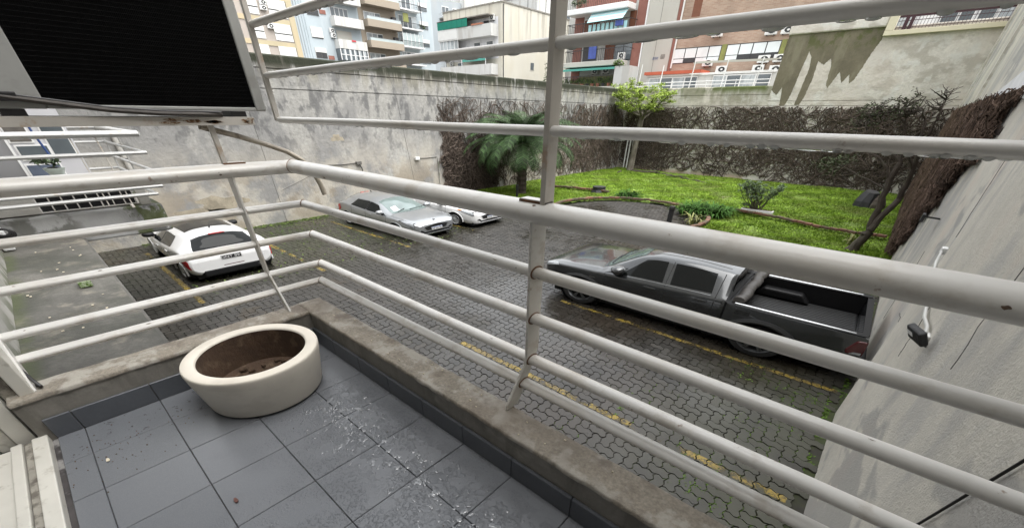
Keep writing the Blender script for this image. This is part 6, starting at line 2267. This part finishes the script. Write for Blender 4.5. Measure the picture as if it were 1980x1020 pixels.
f.fan_unit(23.5, 5.50, 'upper of two stacked fan units on the pale blue block', .44, .30)
f.fan_unit(23.55, 5.18, 'lower of two stacked fan units on the pale blue block', .44, .30)
mb = MB(f.f)
mb.box(24.9, .76, 5.02, 25.3, .80, 5.12)
tag(mb.build('hanging_laundry', 'red_cloth'), 'small red garment hanging on a white bay of the pale blue block', 'laundry')
# --- tan block
f = Facade('L', XD, 'apartment_block', 'tan apartment block with solid tan balconies and glass rails')
f.wall(26.47, 30.5, -1, 10.5, 'b_tan')
for z in (3.52, 4.91, 6.32, 7.74):
    f.balcony(26.75, 30.42, z, z + .40, .95, 'b_tan', glass=.19)
    f.window(27.0, 28.75, z + .05, z + 1.0, ('pane_pale', 'pane_pale', 'pane'), n=3, sill=False)
    f.box(29.9, 30.35, z + .45, z + .9, .01, .3, 'vent', 'dark_in')
# --- second pale block
f = Facade('L', XD, 'apartment_block', 'pale blue block with dark railed balconies and white side windows')
f.wall(30.52, 35.0, -1, 11, 'b_blue')
for k, z in enumerate((3.86, 5.18, 6.50, 7.82)):
    f.box(30.58, 33.1, z, z + .09, .002, .8, 'balcony_slab', 'white')
    f.rail(30.65, 33.05, z + .09, z + .48, .8, 16, 'steel_b')
    f.window(30.8, 32.9, z + .12, z + 1.05, ('pane_pale', 'pane', 'pane', 'pane_pale'), n=4, sill=False)
    f.shutter_window(33.3, 34.4, z + .30, z + .85, .45, low='pane')
f.box(31.0, 31.6, 6.98, 7.62, .5, .55, 'reed_screen', 'straw')
f.box(30.6, 33.0, 5.30, 6.2, .60, .64, 'glazed_screen', 'b_glass_rail')
for k in range(6):
    f.box(30.6 + k * .48, 30.65 + k * .48, 5.28, 6.25, .642, .68, 'mullion', 'white')
MB(f.f).tube([(32.95, .85, 6.7), (32.8, .85, 11)], .035, 6).build('downpipe', 'steel_b', f.root)
V, F = leaf_cloud([(XD + .75, 33.0, 6.85), (XD + .75, 33.25, 6.78)], 140, (.2, .22, .12), .12, .5, 41)
tag(fast_mesh('balcony_plant', V, F, 'olean', None, (XD + .75, 33, 6.7), None, 4), 'dark bushy plant on the railed balcony of the second pale blue block', 'plant')
# --- grey block far behind
f = Facade('L', -45, 'apartment_block', 'weathered grey block squeezed between the pale blue and cream blocks')
f.wall(37.4, 46, -1, 10.0, 'b_grey')
for z in (4.0, 5.45, 6.9, 8.35):
    f.box(38.6, 43, z, z + .1, .002, .6, 'balcony_slab', 'cap_face')
    f.rail(38.7, 42.5, z + .1, z + .5, .6, 16, 'b_grey')
    f.window(39.0, 40.0, z + .3, z + 1.1, 'pane', n=2, sill=False)
    f.window(40.6, 42.0, z + .3, z + 1.1, 'pane', n=2, sill=False)
f.fan_unit(41.2, 8.9, 'round white fan unit on the weathered grey block', .7, .42)
# --- cream corner block with green awnings
YD = 30
f = Facade('F', YD, 'corner_block', 'cream corner block with green awnings and a big blank side wall')
f.wall(-34.45, -27.63, -1, 6.78, 'b_cream', depth=9)
f.box(-34.5, -27.58, 6.782, 6.86, -9.05, .05, 'coping', 'cap_face')
f.box(-34.4, -28.0, 3.6, 6.05, .002, .012, 'recess', 'white_wall')
f.balcony(-34.4, -28.05, 4.98, 5.60, .8, 'b_white')
f.balcony(-34.4, -28.05, 2.66, 3.24, .8, 'b_white')
f.box(-34.4, -28.3, 6.08, 6.14, .014, .85, 'eave', 'cap_face')
for k in range(6):
    a0 = -34.35 + k * .615
    f.box(a0, a0 + .60, 5.62, 6.12, .82, .85, 'awning_panel', 'green_aw')
f.box(-34.4, -32.0, 4.98, 5.60, .802, .815, 'painted_panel', 'shutter')
f.window(-29.6, -28.95, 5.62, 5.95, 'dark_in', 'white', d=.01, sill=False)
f.box(-30.2, -29.0, 5.60, 5.70, .6, .85, 'laundry', 'clay')
f.fan_unit(-28.55, 5.84, 'grey fan unit under the eave of the cream corner block', .5, .34)
for a in (-30.75, -29.3):
    f.window(a, a + .75, 4.35, 4.72, 'pane', d=.012, sill=False)
f.box(-34.3, -32.0, 4.18, 4.92, .70, .72, 'glazed_screen', 'pane_pale')
for k in range(6):
    f.box(-34.3 + k * .46, -34.26 + k * .46, 4.15, 4.95, .722, .75, 'mullion', 'white')
f.rail(-34.3, -31.9, 4.05, 4.35, .8, 14, 'b_grey')
f.box(-34.4, -28.05, 3.95, 4.04, .01, .8, 'balcony_slab', 'b_white')
MB(f.f).prism([(.30, 3.90), (.84, 3.66), (.84, 3.46), (.82, 3.46), (.82, 3.645), (.29, 3.88)], lambda d, b, a: (a, d, b), -31.45, -28.7).build('awning', 'teal_aw', f.root)
for a in (-31.6, -28.75):
    f.box(a, a + .06, 3.24, 3.9, .76, .80, 'awning_post', 'white')
f.window(-32.9, -32.2, 3.27, 3.55, 'pane', d=.012, sill=False)
f.fan_unit(-33.6, 3.36, 'small white fan unit on the lower balcony of the cream corner block', .36, .3)
MB().box(-27.628, 33.72, 3.10, -27.60, 34.14, 3.56).build('side_window', 'pane', f.root)
MB().box(-27.629, 33.66, 3.04, -27.612, 34.20, 3.099).build('side_sill', 'b_slab', f.root)
MB().tube([(-27.60, 30.15, -1), (-27.60, 30.15, 6.7)], .04, 6).build('downpipe', 'flare', f.root)
for k, (x, y, h) in enumerate(((-29.2, 35, 1.6), (-28.8, 37, 1.9), (-30.5, 33, .9), (-28.2, 38, 1.4))):
    tag(MB().tube([(x, y, 6.87), (x, y, 6.87 + h)], .03, 5).build('roof_mast', 'steel_b'), ('tallest mast but one' if k == 0 else ('tallest mast', 'shortest mast', 'rearmost mast')[k - 1]) + ' on the flat roof of the cream corner block', 'mast', 'masts on the cream block roof')
# white blocks far behind
for k, (x0, x1, y, z, lab) in enumerate(((-52, -44.5, 42, 12.2, 'big white block far behind the cream corner block at left'), (-43.5, -37, 46, 10.4, 'white stained block far behind the cream corner block at right'), (-29.5, -22.3, 40, 8.6, 'white weathered wall of a block seen left of the red brick block'))):
    f = Facade('F', y, 'far_block', lab)
    f.wall(x0, x1, -1, z, 'b_white', depth=5)
    f.box(x0 - .05, x1 + .05, z + .002, z + .12, -5.05, .05, 'coping', 'cap_face')
    for q in range(4):
        for zz in (z - 1.6, z - 3.2):
            a = x0 + .8 + q * (x1 - x0) / 4.2
            f.window(a, a + .5, zz, zz + .5, 'pane', sill=False)
# --- red brick block with striped awning
YD = 31
f = Facade('F', YD, 'apartment_block', 'red brick block with a striped awning and planted balconies')
f.wall(-21.4, -15.85, -1, 9, 'b_white', depth=6)
for a0, a1 in ((-21.38, -20.65), (-16.6, -15.95)):
    f.box(a0, a1, -1, 9, .002, .06, 'brick_pier', 'red_brick')
f.box(-15.94, -15.86, -1, 9, .002, .10, 'white_pier', 'white')
for z in (.2, 2.86, 5.58):
    b_ = z
    f.box(-21.38, -16.75, b_ - .16, b_ + .12, .07, 1.15, 'balcony_slab', 'white' if z > 5 else 'b_slab', bevel=.03)
for z in (1.72, 2.98, 4.34, 5.70):
    if z in (2.98, 4.34, 5.70):
        f.rail(-21.3, -16.5, z, z + .62, 1.1, 34)
f.box(-21.38, -16.9, 4.20, 4.33, .07, 1.15, 'balcony_slab', 'b_slab', bevel=.02)
f.window(-20.6, -19.85, 4.4, 5.3, 'wood_b', 'white', d=.0, sill=False)
f.box(-19.85, -19.4, 4.36, 5.35, .01, .06, 'board', 'wood_b')
f.box(-17.1, -16.65, 4.4, 5.4, .01, .06, 'door', 'wood_b')
f.window(-20.5, -19.35, 3.05, 3.95, 'dark_in', 'steel_b', n=2, sill=False)
f.box(-19.30, -18.70, 3.10, 3.92, 1.12, 1.15, 'blue_cloth', 'blue_cloth')
f.box(-18.65, -17.95, 3.0, 4.0, .01, .10, 'board', 'wood_b')
f.window(-17.9, -16.6, 3.0, 3.95, 'pane', 'steel_b', n=2, sill=False)
f.fan_unit(-17.0, 3.02, 'pale fan unit standing on the middle balcony of the red brick block', .5, .34, d=.5)
f.box(-20.6, -16.8, 5.75, 6.6, .01, .05, 'board', 'red_brick')
# striped awning, each stripe a strip of its own
n_s = 16
for k in range(n_s):
    t0, t1 = k / n_s, (k + 1) / n_s
    P = []
    for t in (t0, t1):
        d_, b_ = .55 + .85 * t, 5.70 - .80 * t
        P += [(-19.55 + .05 * t, d_, b_), (-16.75 - .12 * t, d_, b_ + .015)]
    MB(f.f).add([P[0], P[1], P[3], P[2]] + [(a, d - .01, b - .006) for a, d, b in (P[0], P[1], P[3], P[2])], [(0, 1, 2, 3), (7, 6, 5, 4), (0, 4, 5, 1), (1, 5, 6, 2), (2, 6, 7, 3), (3, 7, 4, 0)]).build('awning_stripe', 'aqua' if k % 3 < 2 else 'aqua_w', f.root)
for k in range(9):
    a = -19.5 + k * .33
    f.box(a, a + .22, 4.40, 4.82, 1.12, 1.14, 'awning_flap', 'aqua')
f.box(-17.4, -16.9, 4.6, 4.85, 1.16, 1.3, 'storage_box', 'blue_cloth')
MB(f.f).prism([(.1, 2.70), (1.35, 2.60), (1.35, 2.48), (1.33, 2.48), (1.33, 2.585), (.1, 2.68)], lambda d, b, a: (a, d, b), -21.35, -17.0).build('awning', 'teal_aw', f.root)
f.fan_unit(-19.2, 2.35, 'left of two fan units under the lower awning of the red brick block', .52, .28, d=.1)
f.fan_unit(-18.3, 2.36, 'right of two fan units under the lower awning of the red brick block', .62, .32, d=.1)
f.rail(-22.0, -17.05, 1.62, 2.20, 1.15, 40)
f.box(-22.0, -17.0, 1.45, 1.60, .07, 1.18, 'balcony_slab', 'b_slab')
f.box(-20.9, -17.3, 1.6, 2.3, .01, .05, 'board', 'straw')
f.box(-17.0, -15.9, 1.2, 2.62, .07, 1.3, 'side_screen', 'b_white')
cents = []
rr = random.Random(31)
for k in range(11):
    a = -21.9 + k * .44
    p_ = thing('flower_pot', f.f(a, 1.0, 1.62), ('terracotta pot on the planted balcony of the red brick block'), 'flower pot', 'pots on the planted balcony')
    c = f.f(a, .98, 1.602)
    MB().lathe([(.09, 0), (.14, .16), (.15, .18), (.13, .18), (.001, .17)], 10, c).build('pot', 'clay' if k % 3 else 'dark_in', p_)
    cents += [(c[0] + rr.uniform(-.15, .15), c[1], c[2] + rr.uniform(.22, .42)) for _ in range(3)]
V, F = leaf_cloud(cents, 1700, (.22, .16, .13), .12, .35, 51)
tag(fast_mesh('balcony_greenery', V, F, 'weed', None, (-19.5, 30, 1.9), None, 4), 'row of green and yellow plants along the lowest balcony of the red brick block', 'plants')
V, F = leaf_cloud([(-17.0, 29.8, 2.75), (-16.6, 29.8, 2.70), (-16.8, 29.7, 2.85)], 260, (.3, .2, .16), .12, .35, 52)
tag(fast_mesh('trailing_plant', V, F, 'weed', None, (-18, 29.7, 2.6), None, 4), 'trailing green plants over the lower awning of the red brick block', 'plant')
V, F = leaf_cloud([(-20.9, 30, 6.0), (-20.5, 30, 5.95), (-20.1, 30, 6.05)], 300, (.25, .2, .2), .13, .4, 53)
tag(fast_mesh('balcony_plant', V, F, 'olean', None, (-20.5, 30, 5.75), None, 4), 'olive green plants on the top balcony of the red brick block', 'plant')
mb = MB()
tips = []
for k in range(9):
    q = (-22.0 + rr.uniform(-.5, .4), 29.2 + rr.uniform(-.2, .2), rr.uniform(1.9, 3.0))
    P = limb(mb, (-21.95, 29.2, 1.2), q, .02, .006, .15, 6, k, 4)
    tips += [P[4], P[5], P[6]]
sap = thing('sapling', (-21.95, 29.2, 1.2), 'thin leafy sapling beside the left edge of the red brick block', 'sapling')
mb.build('stems', 'bark', sap, fix=False)
V, F = leaf_cloud(tips, 330, (.16, .12, .12), .11, .5, 54)
fast_mesh('leaves', V, F, 'olean', sap, org[sap], 'stuff', 4)
# --- blank pale slab wall
f = Facade('F', YD, 'blank_tower', 'blank pale concrete tower wall between the two brick blocks')
f.wall(-15.83, -13.88, -1, 9, 'b_slab', depth=6, d=.05)
f.box(-14.93, -14.91, -1, 9, .051, .056, 'joint', 'groove')
MB(f.f).add([(-14.32 + .16 * math.cos(t), .054, 3.05 + .14 * math.sin(t) + .03 * math.sin(3 * t)) for t in np.linspace(0, 6.28, 15)[:-1]], [tuple(range(14))]).build('bare_patch', 'cap_face', f.root, fix=False)
mb = MB(f.f)
for k in range(3):
    a = -15.0 + k * .13
    mb.tube([(a, .058, 2.92), (a + .05, .058, 3.06), (a + .09, .058, 2.92), (a + .12, .058, 3.05)], .012, 4)
mb.build('scrawl', 'blue_strip', f.root)
# --- orange brick block with strip windows
f = Facade('F', YD, 'brick_block', 'orange brick block with strip windows and many fan units')
f.wall(-13.86, -5.5, -1, 9, 'brick', depth=6)
MB(f.f).tube([(-13.55, .06, 9), (-13.62, .06, 2.45)], .05, 6).build('downpipe', 'shutter', f.root)
f.box(-13.86, -13.66, -1, 9, .002, .03, 'edge_pier', 'red_brick')
for a0, a1, n in ((-13.62, -10.74, 4), (-10.42, -7.58, 4), (-7.3, -5.9, 2)):
    w = f.box(a0, a1, 2.66, 3.38, .002, .02, 'window', 'steel_b')
    k = (a1 - a0) / n
    for i in range(n):
        f.box(a0 + i * k + .03, a0 + (i + 1) * k - .03, 2.90, 3.34, .021, .035, 'pane', 'aqua_w', w)
        f.box(a0 + i * k + .03, a0 + (i + 1) * k - .03, 2.69, 2.87, .021, .033, 'lower_pane', 'aqua_w' if (a0 < -13 and i != 1) or (a0 > -11 and i == 0) else 'dark_in', w)
f.box(-10.72, -10.44, 2.60, 3.40, .002, .03, 'pier', 'straw')
f.box(-7.56, -7.32, 2.60, 3.40, .002, .03, 'pier', 'straw')
f.box(-13.6, -6, 5.62, 6.5, .002, .03, 'window', 'pane')
f.box(-13.0, -12.5, 4.75, 5.6, .001, .004, 'damp_stain', 'wood_b')
for a, z, lab in ((-11.15, 3.74, 'fan unit alone on the plain orange brickwork'), (-8.25, 3.62, 'fan unit at the upper right of the orange brickwork'), (-7.45, 3.60, 'fan unit half cut by the tall wall at upper right'), (-11.3, 2.44, 'fan unit between the two strip windows'), (-8.2, 2.46, 'fan unit under the right strip window'), (-7.4, 2.46, 'rightmost fan unit under the strip window'), (-10.4, 2.10, 'fan unit above the white terrace rail'), (-8.35, 2.06, 'fan unit right of the one above the terrace rail'), (-7.45, 2.0, 'lowest right fan unit beside the tall wall')):
    f.fan_unit(a, z, lab, .60, .32, group='fan units on the orange brick block')
# low annex with orange roof and terrace frame in front of it
g2 = Facade('F', 29.6, 'low_annex', 'low annex with orange roof edge and sliding windows behind the back wall')
g2.wall(-14.5, -6.9, -1, 2.05, 'b_white', depth=1.2)
g2.box(-14.6, -11.0, 2.052, 2.20, -1.2, .25, 'orange_roof', 'orange_b')
g2.box(-14.5, -7.0, 1.96, 2.045, .002, .06, 'fascia', 'white')
for a0, a1 in ((-14.3, -11.2), (-10.3, -7.2)):
    g2.window(a0, a1, 1.28, 1.92, ('pane_pale', 'pane', 'pane_pale', 'pane'), n=4, sill=False)
tf = thing('terrace_rail', (-10.5, 28.4, 1.3), 'thin white pipe rail and posts on top of the back wall', 'railing')
for z in (1.45, 1.60, 1.95):
    MB().tube([(-14.6 if z < 1.9 else -11.3, 28.4, z), (-6.9, 28.4, z)], .02, 6).build('rail', 'white', tf)
for k, (x, z) in enumerate(((-14.4, 2.5), (-13.0, 2.40), (-12.2, 1.65), (-11.15, 2.5), (-10.2, 1.65), (-9.35, 2.5), (-8.6, 1.65), (-7.6, 2.5))):
    MB().tube([(x - .0, 28.4, 1.25), (x + .06 * (z > 2), 28.4, z)], .026 if z > 2 else .016, 6).build('post', 'white', tf)
MB().bar((-11.2, 28.4, 2.42), (-6.9, 28.4, 2.36), .03, .05).build('top_beam', 'b_slab', tf)
MB().bar((-11.2, 28.9, 2.50), (-6.9, 28.9, 2.44), .03, .05).build('top_beam', 'b_slab', tf)
MB().box(-14.6, 27.95, .9, -6.6, 29.5, 1.20).build('deck', 'b_slab', tf)
V, F = leaf_cloud([(-16.1, 28.3, 1.55), (-15.6, 28.3, 1.5), (-14.9, 28.4, 1.6), (-14.8, 28.2, 1.75)], 380, (.3, .2, .14), .10, .45, 55)
tag(fast_mesh('wall_top_plant', V, F, 'leaf', None, (-15.5, 28.3, 1.3), None, 4), 'leafy shoots behind the back wall above the green tree', 'plant')
